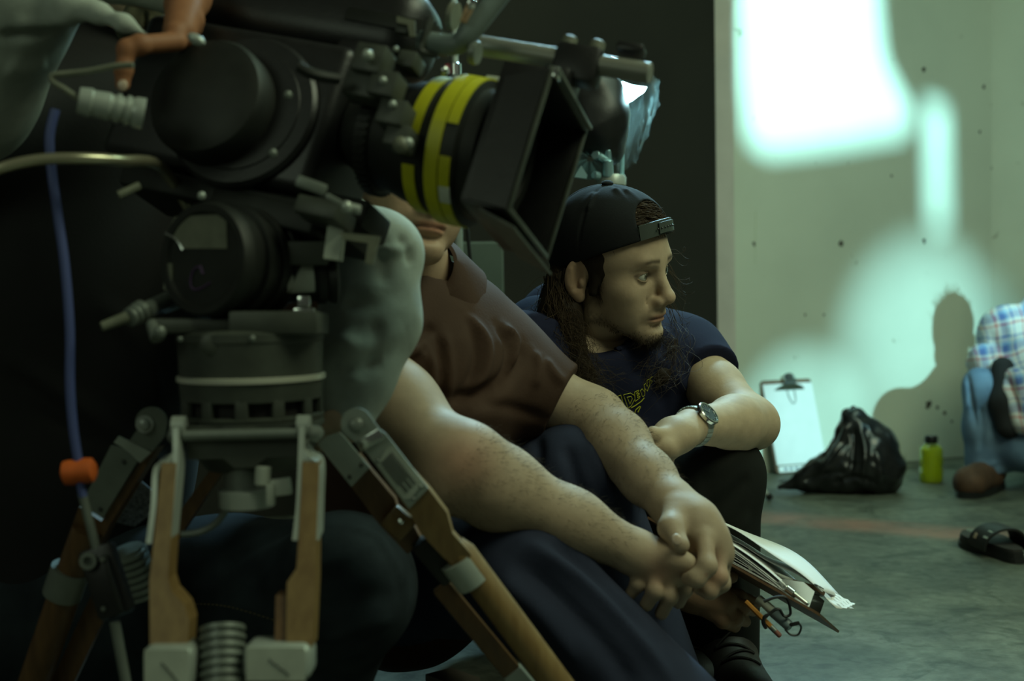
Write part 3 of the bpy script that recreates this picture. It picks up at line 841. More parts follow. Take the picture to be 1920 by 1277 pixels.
# ------------------------------------------------------------------ film camera
CA = nrm(V3(.918, -.219, .33)); CW = V3(-.27, .26, .927); CW = nrm(CW - CA * np.dot(CW, CA)); CU = np.cross(CW, CA); CU = CU if CU[2] > 0 else -CU
P0 = P(868, 283, 1.5)
def C(a, w, u): return P0 + CA * a + CW * w + CU * u
AX3 = (CA, CW, CU)
fc = thing('film_camera', C(-.2, 0, -.13), 'large black film camera with yellow-taped lens and matte box', 'camera')
def band(a0, a1, rad, t0, t1, name, m, parent, thick=.0018, n=40):
    V = []; F = []
    full = abs(t1 - t0) >= 359
    for i in range(n + 1):
        th = math.radians(t0 + (t1 - t0) * i / n); d = CW * math.cos(th) + CU * math.sin(th)
        for (a, r_) in ((a0, rad), (a1, rad), (a1, rad - thick), (a0, rad - thick)): V.append(C(a, 0, 0) + d * r_)
    for i in range(n):
        for j in range(4): F.append((4 * i + j, 4 * i + (j + 1) % 4, 4 * i + 4 + (j + 1) % 4, 4 * i + 4 + j))
    if not full: F += [(0, 1, 2, 3), tuple(4 * n + j for j in (3, 2, 1, 0))]
    return put(name, V, F, m, parent, True, 35)
mb = MB(); mb.lathe(C(-.13, 0, 0), CA, [(0, .04), (.02, .05), (.035, .052), (.04, .060), (.06, .061), (.075, .066), (.088, .068), (.09, .0725), (.114, .0725), (.116, .076), (.12, .0795), (.152, .0795), (.154, .072), (.17, .070), (.172, .064), (.19, .063), (.19, .05), (.176, .046)], 64, capped=False)
lens = mb.build('lens', M_BLK2, fc)
mb = MB(); mb.lathe(C(.045, 0, 0), CA, [(0, .0462), (.006, .03), (.008, .001)], 32); mb.build('front_glass', mat('dark_lens_glass', (.01, .012, .02), .05, spec=.9, coat=1), lens)
band(-.0075, .0075, .0815, 0, 360, 'focus_tape', M_YEL, lens, n=72)
band(.009, .021, .0812, 0, 112, 'focus_tape', M_YEL, lens)
band(.009, .021, .0812, -110, -25, 'focus_tape', M_YEL, lens)
band(-.036, -.022, .0745, -12, 112, 'zoom_tape', M_YEL, lens)
band(-.036, -.022, .0745, -110, -38, 'zoom_tape', M_YEL, lens)
band(.010, .022, .0822, -62, -48, 'scuffed_patch', M_PALE, lens, n=6)
mb = MB(); mb.bar(C(.006, .012, .080), C(.034, .012, .081), .014, .008, CU, .003); mb.build('white_tab', M_PALE, lens)
mb = MB(); mb.ball(P(833, 132, 1.47), .005, 10); mb.build('lens_screw', M_CHR, lens)
mb = MB(); mb.bar(P(838, 120, 1.48), P(842, 138, 1.48), .005, .004, FW, .001); mb.build('red_tag', M_RED, lens)
# toothed gear and the cluster behind the lens
mb = MB(); mb.lathe(C(-.10, 0, 0), CA, [(0, .05), (0, .064), (.014, .064), (.014, .05)], 48)
for k in range(48):
    th = 2 * math.pi * k / 48; d = CW * math.cos(th) + CU * math.sin(th); mb.box(C(-.093, 0, 0) + d * .0655, .012, .003, .004, (CA, np.cross(CA, d), d))
mb.build('drive_gear', M_BLK2, lens)
mb = MB()
for (x, y, d, w_) in ((700, 118, 1.44, .034), (726, 165, 1.43, .030), (742, 218, 1.43, .030), (752, 262, 1.43, .026), (690, 160, 1.45, .04), (770, 120, 1.46, .02)):
    mb.box(P(x, y, d), w_, .03, w_ * .9, AX3, .002)
mb.build('lens_motor_cluster', M_GRN, fc)
for (x, y, rr_) in ((689, 104, .0065), (718, 151, .0045), (736, 196, .0045), (742, 92, .003), (752, 272, .009), (765, 268, .006)):
    mb = MB(); mb.ball(P(x, y, 1.415), rr_, 12); mb.build('cluster_screw', M_STEEL if rr_ < .007 else M_PLATE, fc)
# matte box
mb = MB(); hs = .0765; a0, a1 = .048, .100; th = .004
for (w_, u_, sw, su) in ((hs, 0, th, 2 * hs), (-hs, 0, th, 2 * hs), (0, hs, 2 * hs, th), (0, -hs, 2 * hs, th)):
    mb.box(C((a0 + a1) / 2, w_, u_), a1 - a0, sw, su, AX3, .001)
for (w_, u_, sw, su) in ((.067, 0, .022, .15), (-.067, 0, .022, .15), (0, .067, .12, .022), (0, -.067, .12, .022)):
    mb.box(C(a0 + .002, w_, u_), .004, sw, su, AX3)
mbx = mb.build('matte_box', M_BLK, fc)
mb = MB(); f1 = .004
for (w_, u_, sw, su) in ((hs, 0, .006, 2 * hs + .006), (-hs, 0, .006, 2 * hs + .006), (0, hs, 2 * hs, .006), (0, -hs, 2 * hs, .006)):
    mb.box(C(a1 + .001, w_, u_), f1, sw, su, AX3, .0012)
mb.build('front_frame', M_GRN, mbx)
mb = MB(); mb.box(C(a1 + .002, .0, hs + .003), .012, 2 * hs, .0035, AX3, .001); mb.build('top_lip', M_STEELD, mbx)
mb = MB(); mb.box(C(a1 + .0045, hs - .006, hs - .002), .006, .016, .010, AX3, .002); mb.build('corner_catch', M_CHR, mbx)
mb = MB(); mb.prism([C(a1 - .03, -hs, -hs - .004), C(a1 + .012, -hs, -hs - .016), C(a1 + .012, hs, -hs - .016), C(a1 - .03, hs, -hs - .004)], -CU * .003); mb.build('bottom_flap', M_GRN, mbx, sharp=20)
mb = MB(); mb.prism([C(a1 - .045, hs + .002, -.075), C(a1, hs + .004, -.078), C(a1 - .002, hs + .004, .075), C(a1 - .045, hs + .002, .06)], CW * .002); mb.build('side_flap', M_BLK, mbx, sharp=20)
# support rod, its clamp with two knobs, handle
mb = MB(); mb.cyl(C(-.02, 0, .123), C(.178, 0, .123), .0115, n=24, bev=.001); mb.build('support_rod', M_ROD, fc)
mb = MB(); mb.box(C(.098, 0, .118), .052, .03, .042, AX3, .006); mb.box(C(.085, 0, .095), .03, .05, .02, AX3, .004); rc = mb.build('rod_clamp', M_BLK, fc)
for a in (.080, .112):
    mb = MB(); mb.lathe(C(a, .0, .138), CU, [(0, .004), (.002, .0085), (.010, .0085), (.012, .006), (.012, .001)], 16); mb.build('clamp_knob', M_PLATE, rc)
mb = MB(); mb.box(C(.150, 0, .146), .03, .02, .010, AX3, .003); mb.build('rod_stop', M_BLK, fc)
mb = MB(); mb.tube(spline(PP((985, -70, 1.47), (935, -8, 1.47), (880, 62, 1.47), (862, 80, 1.475), (840, 84, 1.48), (792, 76, 1.50)), 40), .0115, 16); mb.build('carry_handle', M_BLUEGREY, fc)
mb = MB(); mb.prism(PP((805, 36, 1.49), (836, 60, 1.49), (838, 104, 1.49), (792, 98, 1.49)), FW * .012)
mb.tube(spline(PP((808, 34, 1.485), (798, 70, 1.485), (792, 96, 1.485), (822, 104, 1.485)), 20), .004, 8); mb.build('handle_bracket', M_GRN, fc, sharp=25)
mb = MB(); mb.lathe(P(846, 29, 1.50), CA, [(0, .001), (0, .0150), (.003, .0155), (.006, .0150), (.006, .001)], 28); mb.build('pale_dial', M_PLATE, fc)
mb = MB(); mb.lathe(P(884, 98, 1.475), CA, [(0, .012), (.004, .013), (.008, .012), (.008, .001)], 20); mb.build('handle_washer', M_STEELD, fc)
mb = MB(); mb.prism(PP((744, 30, 1.47), (778, 38, 1.47), (779, 68, 1.47), (768, 68, 1.47), (764, 46, 1.47), (744, 42, 1.47)), FW * .008); mb.build('square_bracket', M_PLATE, fc, sharp=20)
mb = MB(); mb.box(P(757, 55, 1.48), .016, .01, .012, AX3, .002); mb.build('small_block', M_GRN, fc)
# body, magazine, drums
mb = MB(); mb.box(C(-.268, -.01, -.012), .27, .14, .175, AX3, .014, 4); mb.build('body', M_BLK, fc)
mb = MB(); mb.box(C(-.235, -.015, .125), .30, .10, .10, AX3, .035, 5); mb.box(C(-.14, -.01, .085), .07, .08, .06, AX3, .008); mag = mb.build('film_magazine', M_BLK, fc)
mb = MB(); mb.bar(C(-.17, .036, .120), C(-.06, .036, .118), .016, .004, CW, .001); mb.build('magazine_strip', M_BLK2, mag)
mb = MB(); mb.lathe(C(-.235, .055, -.025), CW, [(0, .088), (.010, .088), (.014, .084), (.014, .07), (.016, .069)], 48); mb.build('side_plate', M_BLK, fc)
mb = MB(); mb.lathe(C(-.262, .066, -.028), CW, [(0, .068), (.03, .068), (.038, .064), (.044, .05), (.046, .001)], 48); dr = mb.build('side_drum', M_BLK2, fc)
mb = MB(); mb.ball(P(368, 74, 1.42), (.010, .006, .006), 14, (nrm(RT - UP * .35), FW, UP)); mb.build('highlight_blob', M_STEEL, fc)  # bright blob added in place of a highlight on the camera body
for (x, y) in ((540, 178), (512, 287)):
    mb = MB(); mb.ball(P(x, y, 1.40), .0045, 10); mb.build('body_screw', M_STEELD, fc)
mb = MB(); mb.tube(spline(PP((560, 125, 1.41), (590, 140, 1.41), (636, 148, 1.42)), 14), .006, 8); mb.build('side_grip', M_BLK2, fc)
# base plate and levers under the body
mb = MB(); mb.box(C(-.225, 0, -.118), .28, .11, .026, AX3, .004); mb.box(C(-.13, 0, -.10), .12, .07, .03, AX3, .004); mb.build('base_plate', M_BLK2, fc)
mb = MB(); mb.bar(P(556, 338, 1.41), P(612, 358, 1.41), .012, .006, FW, .002); mb.bar(P(612, 366, 1.41), P(640, 382, 1.41), .006, .006, FW, .001); mb.build('edge_highlight_and_lever', M_STEELD, fc)  # long bar stands in for plate edge highlights, short one is a lever
mb = MB(); mb.cyl(P(648, 388, 1.40), P(676, 394, 1.40), .0055, .005, 12, .001); mb.ball(P(650, 388, 1.395), .0065, 10); mb.build('base_screw', M_STEEL, fc)
mb = MB(); mb.box(P(610, 402, 1.45), .05, .05, .02, AX3, .003); mb.build('riser_block', M_GRN, fc)
mb = MB(); mb.box(P(520, 415, 1.52), .13, .08, .03, AX3, .004); mb.build('tilt_plate', M_BLK2, head)
# connector and coiled lead
ka, kb = P(147, 188, 1.40), P(270, 214, 1.42); L = np.linalg.norm(kb - ka)
mb = MB(); mb.lathe(ka, kb - ka, [(0, .004), (0, .0135), (.012, .0150), (.014, .0135), (.030, .0145), (.032, .0130), (.036, .0130), (.037, .0150), (.041, .0150), (.042, .0130), (.046, .0130), (.047, .0155), (.051, .0155), (.052, .0135), (.056, .0160), (L, .0165), (L, .004)], 24); cn = mb.build('cable_plug', M_STEEL, fc)
mb = MB(); mb.tube(spline(PP((250, 122, 1.40), (215, 124, 1.40), (170, 133, 1.40), (128, 138, 1.40), (98, 142, 1.40), (101, 155, 1.40), (122, 168, 1.40), (148, 186, 1.40)), 60), .0032, 8); mb.build('plug_lead', M_PLATE, cn)
mb = MB(); mb.tube(PP((222, 366, 1.46), (262, 348, 1.47)), .0045, 8); mb.build('small_lever', M_PLATE, fc)
# ------------------------------------------------------------------ people
M_SKIN = mat('skin', (.45, .31, .21), .58, attr='Col', var=.14, vscale=55, bump=.12, bscale=220, spec=.22)
M_EYE = mat('eyeball', (.6, .6, .55), .15, attr='Col', coat=.6)
M_NAIL = mat('nail', (.50, .38, .29), .3)
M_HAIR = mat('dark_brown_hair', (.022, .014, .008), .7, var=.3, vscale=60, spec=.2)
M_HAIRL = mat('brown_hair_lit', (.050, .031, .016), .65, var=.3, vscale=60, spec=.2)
M_ARMHAIR = mat('arm_hair', (.05, .035, .02), .5)
SKIN = np.array([.435, .325, .225])

class T3:
    """local frame of a head: x forward (nose), y its left, z up"""
    def __init__(s, o, yaw, pitch, roll, sc=1.0):
        y, p, r = map(math.radians, (yaw, pitch, roll))
        f = np.array([math.sin(y), -math.cos(y), 0]); l = np.array([math.cos(y), math.sin(y), 0]); u = np.array([0, 0, 1.0])
        f, u = math.cos(p) * f - math.sin(p) * u, math.cos(p) * u + math.sin(p) * f      # pitch > 0 looks down
        l, u = math.cos(r) * l + math.sin(r) * u, math.cos(r) * u - math.sin(r) * l      # roll > 0 lifts the left side
        s.o = np.asarray(o, float); s.f, s.l, s.u, s.sc = f, l, u, sc
        s.ax = np.array([f, l, u])
    def __call__(s, x, y, z): return s.o + s.sc * (s.f * x + s.l * y + s.u * z)
    def loc(s, v): return ((np.asarray(v) - s.o) @ s.ax.T) / s.sc
    def d(s, x, y, z): return s.f * x + s.l * y + s.u * z

def head_field(F, T, neck, neck_r=.056, lids=True):
    s = T.sc; A = T.ax
    def E(c, r, k=.02, sub=False, ax=None): F.ell(T(*c), np.array(r) * s, A if ax is None else ax, k * s, sub)
    def Cn(a, b, ra, rb, k=.015, sub=False, flat=None): F.cone(T(*a), T(*b), ra * s, rb * s, k * s, sub, flat)
    E((-.006, 0, .046), (.097, .077, .086), 0)
    E((.032, 0, .052), (.060, .064, .056), .03)
    E((.036, 0, -.024), (.055, .053, .062), .03)
    for sg in (-1, 1):
        Cn((.000, sg * .051, -.032), (.070, sg * .013, -.082), .015, .014, .025)
        E((.052, sg * .046, -.010), (.026, .017, .018), .025)
        E((.048, sg * .037, -.040), (.026, .016, .024), .025)
    E((.077, 0, -.080), (.019, .021, .017), .02)
    Cn((.083, -.030, .036), (.083, .030, .036), .0115, .0115, .02)
    for sg in (-1, 1):
        E((.092, sg * .033, .0175), (.0145, .019, .0115), .012, True)
    # nose
    Cn((.086, 0, .030), (.1085, 0, -.016), .0085, .0100, .010)
    E((.109, 0, -.0205), (.0125, .0115, .0105), .008)
    for sg in (-1, 1):
        E((.0975, sg * .0135, -.0265), (.0115, .0075, .0080), .007)
        E((.104, sg * .0065, -.0325), (.006, .0034, .0035), .003, True)
        E((.0905, sg * .0245, -.031), (.010, .0022, .008), .008, True)      # fold beside the nostril
    E((.080, 0, -.044), (.018, .026, .020), .015)
    E((.0905, 0, -.0485), (.0100, .0215, .0058), .006)
    E((.0895, 0, -.0600), (.0098, .0180, .0065), .006)
    E((.0985, 0, -.0685), (.010, .020, .0045), .010, True)
    for i in range(6):
        y0, y1 = -.022 + .0073 * i, -.022 + .0073 * (i + 1)
        fx = lambda y: .1005 - 22 * y * y
        Cn((fx(y0), y0, -.0542 - 1.5 * y0 * y0), (fx(y1), y1, -.0542 - 1.5 * y1 * y1), .0016, .0016, .002, True)
    # ears
    for sg in (-1, 1):
        e1 = nrm(T.d(-math.cos(math.radians(28)), sg * math.sin(math.radians(28)), 0)); e2 = nrm(T.d(-.22, sg * .10, 1)); e2 = nrm(e2 - e1 * np.dot(e1, e2)); e3 = np.cross(e1, e2)
        if np.dot(e3, T.d(0, sg, 0)) < 0: e3 = -e3
        ea = np.array([e1, e2, e3]); c = np.array([-.014, sg * .0805, .010])
        F.ell(T(*c), np.array((.0185, .0315, .0075)) * s, ea, .006 * s)
        ctr = T(*c)
        F.ell(ctr + (e3 * .0065 - e1 * .0022 + e2 * .001) * s, np.array((.0118, .0215, .0062)) * s, ea, .004 * s, True)
        F.cone(ctr + (e1 * .006 + e2 * -.012 + e3 * .002) * s, ctr + (e1 * .0068 + e2 * .016 + e3 * .0025) * s, .0030 * s, .0030 * s, .004 * s)
        F.ell(ctr + (e3 * .0035 - e1 * .006 - e2 * .006) * s, np.array((.006, .009, .006)) * s, ea, .004 * s, True)
        F.ell(ctr + (-e1 * .009 - e2 * .006 + e3 * .001) * s, np.array((.005, .007, .005)) * s, ea, .004 * s)
        F.ell(ctr + (-e1 * .006 - e2 * .0285) * s, np.array((.009, .010, .005)) * s, ea, .006 * s)
    # lids around the eyeballs
    for sg in (-1, 1):
        ec = (.0765, sg * .0320, .0175)
        F.ell(T(*ec), np.array([.0140] * 3) * s, A, .004 * s)
        F.ell(T(ec[0] + .010, ec[1] - sg * .0008, ec[2] - .0012), np.array((.0155, .0140, .0061)) * s, A, .0015 * s, True)
        F.ell(T(*ec), np.array([.0118] * 3) * s, A, 0, True)
    F.cone(T(-.022, 0, -.045), neck, neck_r * s, neck_r * 1.08 * s, .02 * s)

def eyes(T, parent, gaze=(1, 0, 0), iris=(.10, .085, .05)):
    for sg in (-1, 1):
        c = T(.0765, sg * .0320, .0175); mb = MB(); mb.ball(c, .0121 * T.sc, 32)
        v = np.vstack(mb.v); o = put('eye', v, mb.f, M_EYE, parent)
        g = nrm(T.d(*gaze)); cs = ((v - c) / (.0121 * T.sc)) @ g
        col = np.tile(np.array([.50, .49, .43]), (len(v), 1)); col[cs > .885] = iris; col[cs > .972] = (.004, .004, .004); vcol(o, col)

def face_colors(T, v, base=SKIN, stubble=.0, goatee=0.0):
    L = T.loc(v); x, y, z = L.T; c = np.tile(base, (len(v), 1))
    def blend(m, col):
        m = np.clip(m, 0, 1)[:, None]; c[:] = c * (1 - m) + np.array(col) * m
    sm = lambda d, w: np.clip(1 - d / w, 0, 1)
    # lips
    lip = np.exp(-((z + .0542) / .0075) ** 4) * np.exp(-(y / .0215) ** 6) * (x > .08)
    blend(lip * .7, base * np.array([.95, .55, .52]))
    mouth = np.exp(-((z + .0542 + 1.5 * y * y) / .0016) ** 2) * np.exp(-(y / .024) ** 6) * (x > .075); blend(mouth * .8, (.07, .03, .025))
    # brows
    zb = .0385 + .10 * np.abs(y) - 2.6 * np.maximum(np.abs(y) - .032, 0) ** 1.0 * .12
    brow = np.exp(-((z - zb) / .0042) ** 2) * np.clip((np.abs(y) - .010) / .004, 0, 1) * np.clip((.054 - np.abs(y)) / .014, 0, 1) * (x > .04)
    blend(brow * .9, (.045, .03, .018))
    # eye rims
    for sg in (-1, 1):
        d = np.sqrt(((y - sg * .032) / .0150) ** 2 + ((z - .0175) / .0072) ** 2); m = np.exp(-((d - 1) / .16) ** 2) * (x > .06)
        blend(m * np.where(z > .0175, .65, .32), (.09, .055, .038))
    # ears, nose a little redder
    ear = np.clip((np.abs(y) - .072) / .006, 0, 1) * (np.abs(x + .015) < .035); blend(ear * .35, base * np.array([1.0, .68, .62]))
    nose = np.exp(-(((x - .108) / .02) ** 2 + (y / .02) ** 2 + ((z + .022) / .014) ** 2)); blend(nose * .25, base * np.array([1.0, .72, .68]))
    if stubble:
        n = .65 + .35 * vnoise(v, 900, 3)
        jaw = np.clip((-.040 - z - .35 * np.clip(.05 - x, 0, 1)) / .03, 0, 1) * (z > -.115) * (x > -.02)
        jaw2 = 1.3 * np.exp(-((z + .044 + .66 * x) / .013) ** 2) * np.clip((.085 - x) / .02, 0, 1) * (x > -.01)
        must = np.exp(-((z + .040) / .006) ** 2) * (np.abs(y) < .027) * (x > .075)
        blend(np.maximum(jaw2 * .95, must * .5) * n * stubble, (.07, .050, .032))
        side = np.exp(-((x - .012) / .014) ** 2) * np.clip((.02 - z) / .02, 0, 1) * np.clip((z + .06) / .03, 0, 1) * (np.abs(y) > .05) * (np.abs(y) < .079); blend(side * stubble, (.06, .04, .025))
    if goatee:
        n = .6 + .4 * vnoise(v, 1100, 4)
        g = np.exp(-(((x - .078) / .022) ** 2 + (y / .026) ** 2 + ((z + .088) / .016) ** 2)); blend(np.clip(g * 1.5, 0, 1) * n * goatee, (.045, .03, .018))
    return c

def finger(F, pts, r0, r1, k=.006):
    rs = np.linspace(r0, r1, len(pts)); F.chain(pts, rs, k)
    for i in range(1, len(pts) - 1): F.ell(pts[i], rs[i] * 1.06, None, .004)

def nail(c, nrm_, along, w, L, parent):
    n = nrm(nrm_); a = nrm(np.asarray(along) - n * np.dot(along, n)); s = np.cross(n, a)
    mb = MB(); mb.ball(c, (w, L, .0016), 12, (s, a, n)); return mb.build('nail', M_NAIL, parent, sharp=None)

def strands(paths, r, name, m, parent, n=3):
    mb = MB()
    for p in paths:
        k = len(p); mb.tube(p, np.linspace(r, r * .35, k), n)
    o = mb.build(name, m, parent, sharp=None); o['kind'] = 'stuff'; return o

def curl(path, amp, turns, seed, k=16):
    r = np.random.default_rng(seed); p = spline(path, k); n = len(p); t = np.linspace(0, 1, n)
    ph = r.uniform(0, 6.3); x, y, a = frame(p[-1] - p[0] + 1e-6)
    w = amp * np.clip(t * 2.2, 0, 1)
    return p + x * (w * np.sin(2 * np.pi * turns * t + ph))[:, None] + y * (w * np.cos(2 * np.pi * turns * t + ph))[:, None]

def cloth(name, m, parent, build, lo, hi, h, fl=(), noise=(0, 1), cut=None):
    F = Field(lo, hi, h); build(F); v, q = F.mesh()
    if noise[0]: v = v + vnormals(v, q) * (noise[0] * vnoise(v, noise[1], 5, 3))[:, None]
    if len(fl): v = folds(v, q, fl)
    return put(name, v, q, m, parent, True), v, q

def bounds(pts, pad):
    p = np.asarray(pts); return p.min(0) - pad, p.max(0) + pad
# ------------------------------------------------------------------ young man in a backward cap
def cap_man():
    T = T3(P(1143, 521, 2.28), 55, 7, 9, 1.0)
    neckb = P(1105, 668, 2.345)
    sh_r, sh_l = P(972, 676, 2.22), P(1282, 670, 2.42)
    elb, wri = P(1408, 792, 2.25), P(1297, 800, 2.09)
    chest, pelv = P(1120, 770, 2.38), P(1060, 1010, 2.58)
    hipl, hipr = P(1120, 1010, 2.58), P(990, 1030, 2.50)
    knl, ankl = P(1345, 893, 2.24), P(1352, 1218, 2.22)
    knr, ankr = P(1235, 932, 2.24), P(1262, 1222, 2.27)
    faceD = V3(.62, -.05, .78)
    elr, wrr = P(1085, 985, 2.12), P(1262, 1085, 2.07)
    # --- skin
    hlo, hhi = bounds([T(-.13, -.11, -.13), T(.14, .11, .15), T(.14, -.11, -.13), T(-.13, .11, .15), T(.14, .11, -.13), T(-.13, -.11, .15), neckb], .02)
    F = Field(hlo, hhi, .0017); head_field(F, T, neckb)
    F.cone(T(.0, -.055, -.055), neckb + RT * .03, .012, .012, .02)
    vh, qh = F.mesh()
    F = Field(*bounds([elb, wri, sh_l, P(1220, 900, 2.02)], .075), .0024)
    F.chain([sh_l, sh_l * .5 + elb * .5, elb], [.05, .044, .038], .02)
    F.chain([elb, elb * .72 + wri * .28, wri], [.037, .0415, .026], .025)
    F.ell(elb + V3(.01, -.006, -.01), .034, None, .02)
    # left hand droops off the knee
    hb = [wri, P(1268, 815, 2.055), P(1240, 838, 2.03)]
    F.chain(hb, [.0265, .031, .030], .015, flat=(UP, .8))
    for (x, y, d, x2, y2, d2, x3, y3, d3) in ((1222, 842, 2.01, 1205, 875, 2.01, 1200, 905, 2.02), (1232, 852, 2.015, 1218, 888, 2.015, 1212, 920, 2.025), (1242, 860, 2.03, 1230, 897, 2.03, 1224, 925, 2.04), (1252, 864, 2.045, 1243, 893, 2.05, 1238, 915, 2.055)):
        finger(F, PP((x, y, d), (x2, y2, d2), (x3, y3, d3)), .0095, .0075)
    finger(F, PP((1252, 815, 2.03), (1225, 815, 2.01), (1204, 826, 2.00)), .012, .009)
    va, qa = F.mesh()
    F = Field(*bounds([elr, wrr, P(1420, 1185, 2.0), P(1290, 1060, 2.1)], .06), .0024)
    F.chain([elr, wrr], [.036, .027], .0)
    F.chain([wrr, P(1300, 1108, 2.05), P(1345, 1130, 2.04)], [.027, .034, .030], .015, flat=(UP, .85))
    for pts in (((1345, 1108, 2.06), (1385, 1118, 2.08), (1420, 1130, 2.10)), ((1352, 1122, 2.04), (1395, 1138, 2.05), (1412, 1146, 2.08)), ((1345, 1138, 2.03), (1380, 1158, 2.03), (1398, 1166, 2.06)), ((1328, 1146, 2.03), (1355, 1165, 2.02), (1378, 1176, 2.04))):
        finger(F, PP(*pts), .0105, .0082)
    finger(F, PP((1300, 1085, 2.03), (1340, 1078, 2.02), (1372, 1082, 2.03)), .0125, .0095)
    vr, qr = F.mesh()
    F = Field(*bounds([sh_r, sh_l, pelv, knl, ankl, knr, ankr, elr, P(1400, 1260, 2.1)], .10), .009)
    F.cone(chest, pelv, .13, .13, .0, flat=(faceD, .65)); F.cone(sh_r, sh_l, .05, .05, .05); F.cone(neckb, chest, .05, .1, .04)
    F.chain([hipl, knl, ankl], [.07, .052, .036], .03); F.chain([hipr, knr, ankr], [.07, .052, .036], .03); F.chain([sh_r, elr], [.045, .036], .02)
    for an_, to_ in ((ankl, P(1402, 1262, 2.09)), (ankr, P(1312, 1258, 2.15))):
        k0 = np.array(an_); k0[2] = .045; k1 = np.array(to_); k1[2] = .04; F.cone(an_, k0, .03, .028, .01); F.cone(k0, k1, .026, .022, .01)
    vb, qb = F.mesh()
    v, q = joined([(vh, qh), (va, qa), (vr, qr), (vb, qb)])
    body = put('person', v, q, M_SKIN, None, True)
    tag(body, 'seated young man in backward black cap and navy shirt, long dark hair, looking right', 'person')
    c = np.tile(SKIN, (len(v), 1)); c[:len(vh)] = face_colors(T, vh, SKIN * np.array([.98, .96, .93]), .75, .95)
    c[len(vh):len(vh) + len(va)] *= np.array([1.05, 1.05, 1.0])
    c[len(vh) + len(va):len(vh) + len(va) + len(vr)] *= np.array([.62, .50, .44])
    vcol(body, c)
    eyes(T, body, (1, .03, -.02), (.085, .08, .05))
    # --- shirt
    m_sh = mat('navy_tshirt', (.013, .015, .036), .92, var=.25, vscale=12, bump=.12, bscale=260, spec=.15)
    def sh(F):
        F.cone(chest + V3(0, -.01, 0), pelv, .175, .165, 0, flat=(faceD, .66))
        F.cone(sh_r, sh_l, .072, .064, .06)
        F.cone(P(1060, 622, 2.52), P(1110, 700, 2.46), .095, .12, .08)
        F.cone(P(1010, 628, 2.36), P(1100, 700, 2.40), .065, .1, .06)
        F.cone(P(1205, 655, 2.44), P(1130, 720, 2.42), .06, .1, .06)
        F.chain([sh_r, sh_r + (elr - sh_r) * .5], [.072, .066], .04)
        ax = nrm(elb - sh_l); hem = P(1312, 722, 2.36)
        G = F.like(); G.chain([sh_l, sh_l + (elb - sh_l) * .60], [.068, .062], .0); G.half(hem, ax, .003); F.union(G, .04)
        F.ell(P(1134, 610, 2.20), (.066, .13, .052), None, .008, sub=True)
        F.cone(neckb + V3(.012, .055, .0), neckb + V3(.03, -.035, .035), .064, .046, .012, sub=True)
    fl = [([(1240, 640, 2.3), (1285, 670, 2.3), (1320, 715, 2.3)], .010, -.006), ([(1215, 660, 2.27), (1262, 700, 2.28), (1290, 738, 2.3)], .011, .006),
          ([(1180, 680, 2.24), (1220, 720, 2.25), (1250, 760, 2.27)], .012, -.006), ([(1105, 690, 2.2), (1120, 760, 2.2), (1140, 830, 2.22)], .012, .006),
          ([(985, 590, 2.2), (1020, 600, 2.25), (1050, 610, 2.3)], .010, .006), ([(960, 610, 2.2), (1010, 620, 2.25), (1050, 640, 2.3)], .010, -.007), ([(1225, 605, 2.3), (1262, 640, 2.32), (1300, 700, 2.34)], .009, .004)]
    so, sv, sq = cloth('tshirt', m_sh, body, sh, *bounds([sh_r, sh_l, pelv, chest, P(1060, 620, 2.55), elr], .17), .0048, fl, (.0018, 28))
    # collar rib
    bv = bvh_of(sv, sq)
    ring = []
    for k in range(41):
        th = math.radians(200 + 140 * k / 40); h = ray_to(bv, 1142 + 62 * math.cos(th), 602 + 55 * -math.sin(th))
        if h[0] is not None and np.dot(h[0] - CAM, FW) < 2.5: ring.append(h[0] + h[1] * .001)
    if len(ring) > 6:
        mb = MB(); mb.tube(spline(ring[::3], 60), .0042, 8, flat=.6); mb.build('collar_rib', m_sh, so)
    # printed lettering on the chest, drawn on the cloth
    m_pr = mat('yellow_print', (.42, .40, .02), .7)
    def px(pts, r=.0009, closed=False):
        out = []
        for i in range(len(pts) - (0 if closed else 1)):
            a, b = np.array(pts[i]), np.array(pts[(i + 1) % len(pts)])
            for k in range(6):
                p = a + (b - a) * k / 6; hh = ray_to(bv, *p)
                if hh[0] is not None: out.append(hh[0] + hh[1] * .0012)
        if not closed:
            hh = ray_to(bv, *pts[-1])
            if hh[0] is not None: out.append(hh[0] + hh[1] * .0012)
        return out
    k_ = 220 / 1405
    def cp(l): return [(1120 + x * k_, 660 + y * k_) for x, y in l]
    letters = {'letter_i': [[(220, 535), (275, 515), (312, 640), (300, 650), (258, 600), (236, 596)]],
               'letter_d': [[(308, 510), (390, 490), (440, 520), (445, 560), (400, 645), (362, 672)], [(352, 540), (400, 530), (412, 560), (385, 622)]],
               'letter_e': [[(440, 480), (490, 455), (486, 475), (462, 492), (466, 505), (496, 492), (494, 510), (470, 522), (474, 545), (505, 528), (500, 550), (446, 592)]],
               'letter_n': [[(508, 465), (530, 440), (560, 480), (552, 395), (570, 378), (592, 420), (588, 340), (618, 318), (622, 390), (590, 470), (565, 440), (560, 520), (535, 535)]],
               'letter_s': [[(655, 290), (632, 310), (634, 340), (655, 345), (640, 372)]]}
    for nm, ls in letters.items():
        mb = MB(); ok = False
        for l_ in ls:
            pts = px(cp(l_), closed=(nm != 'letter_s'))
            if len(pts) > 4: mb.tube(np.array(pts), .00062, 5, closed=(nm != 'letter_s')); ok = True
        if ok: mb.build(nm, m_pr, so)
    for l_ in ([(400, 668), (450, 640), (520, 590), (556, 548)], [(440, 735), (455, 690), (480, 668), (500, 650), (512, 655), (480, 720)]):
        pts = px(cp(l_))
        if len(pts) > 4: mb = MB(); mb.tube(np.array(pts), .0009, 5); mb.build('print_underline', m_pr, so)
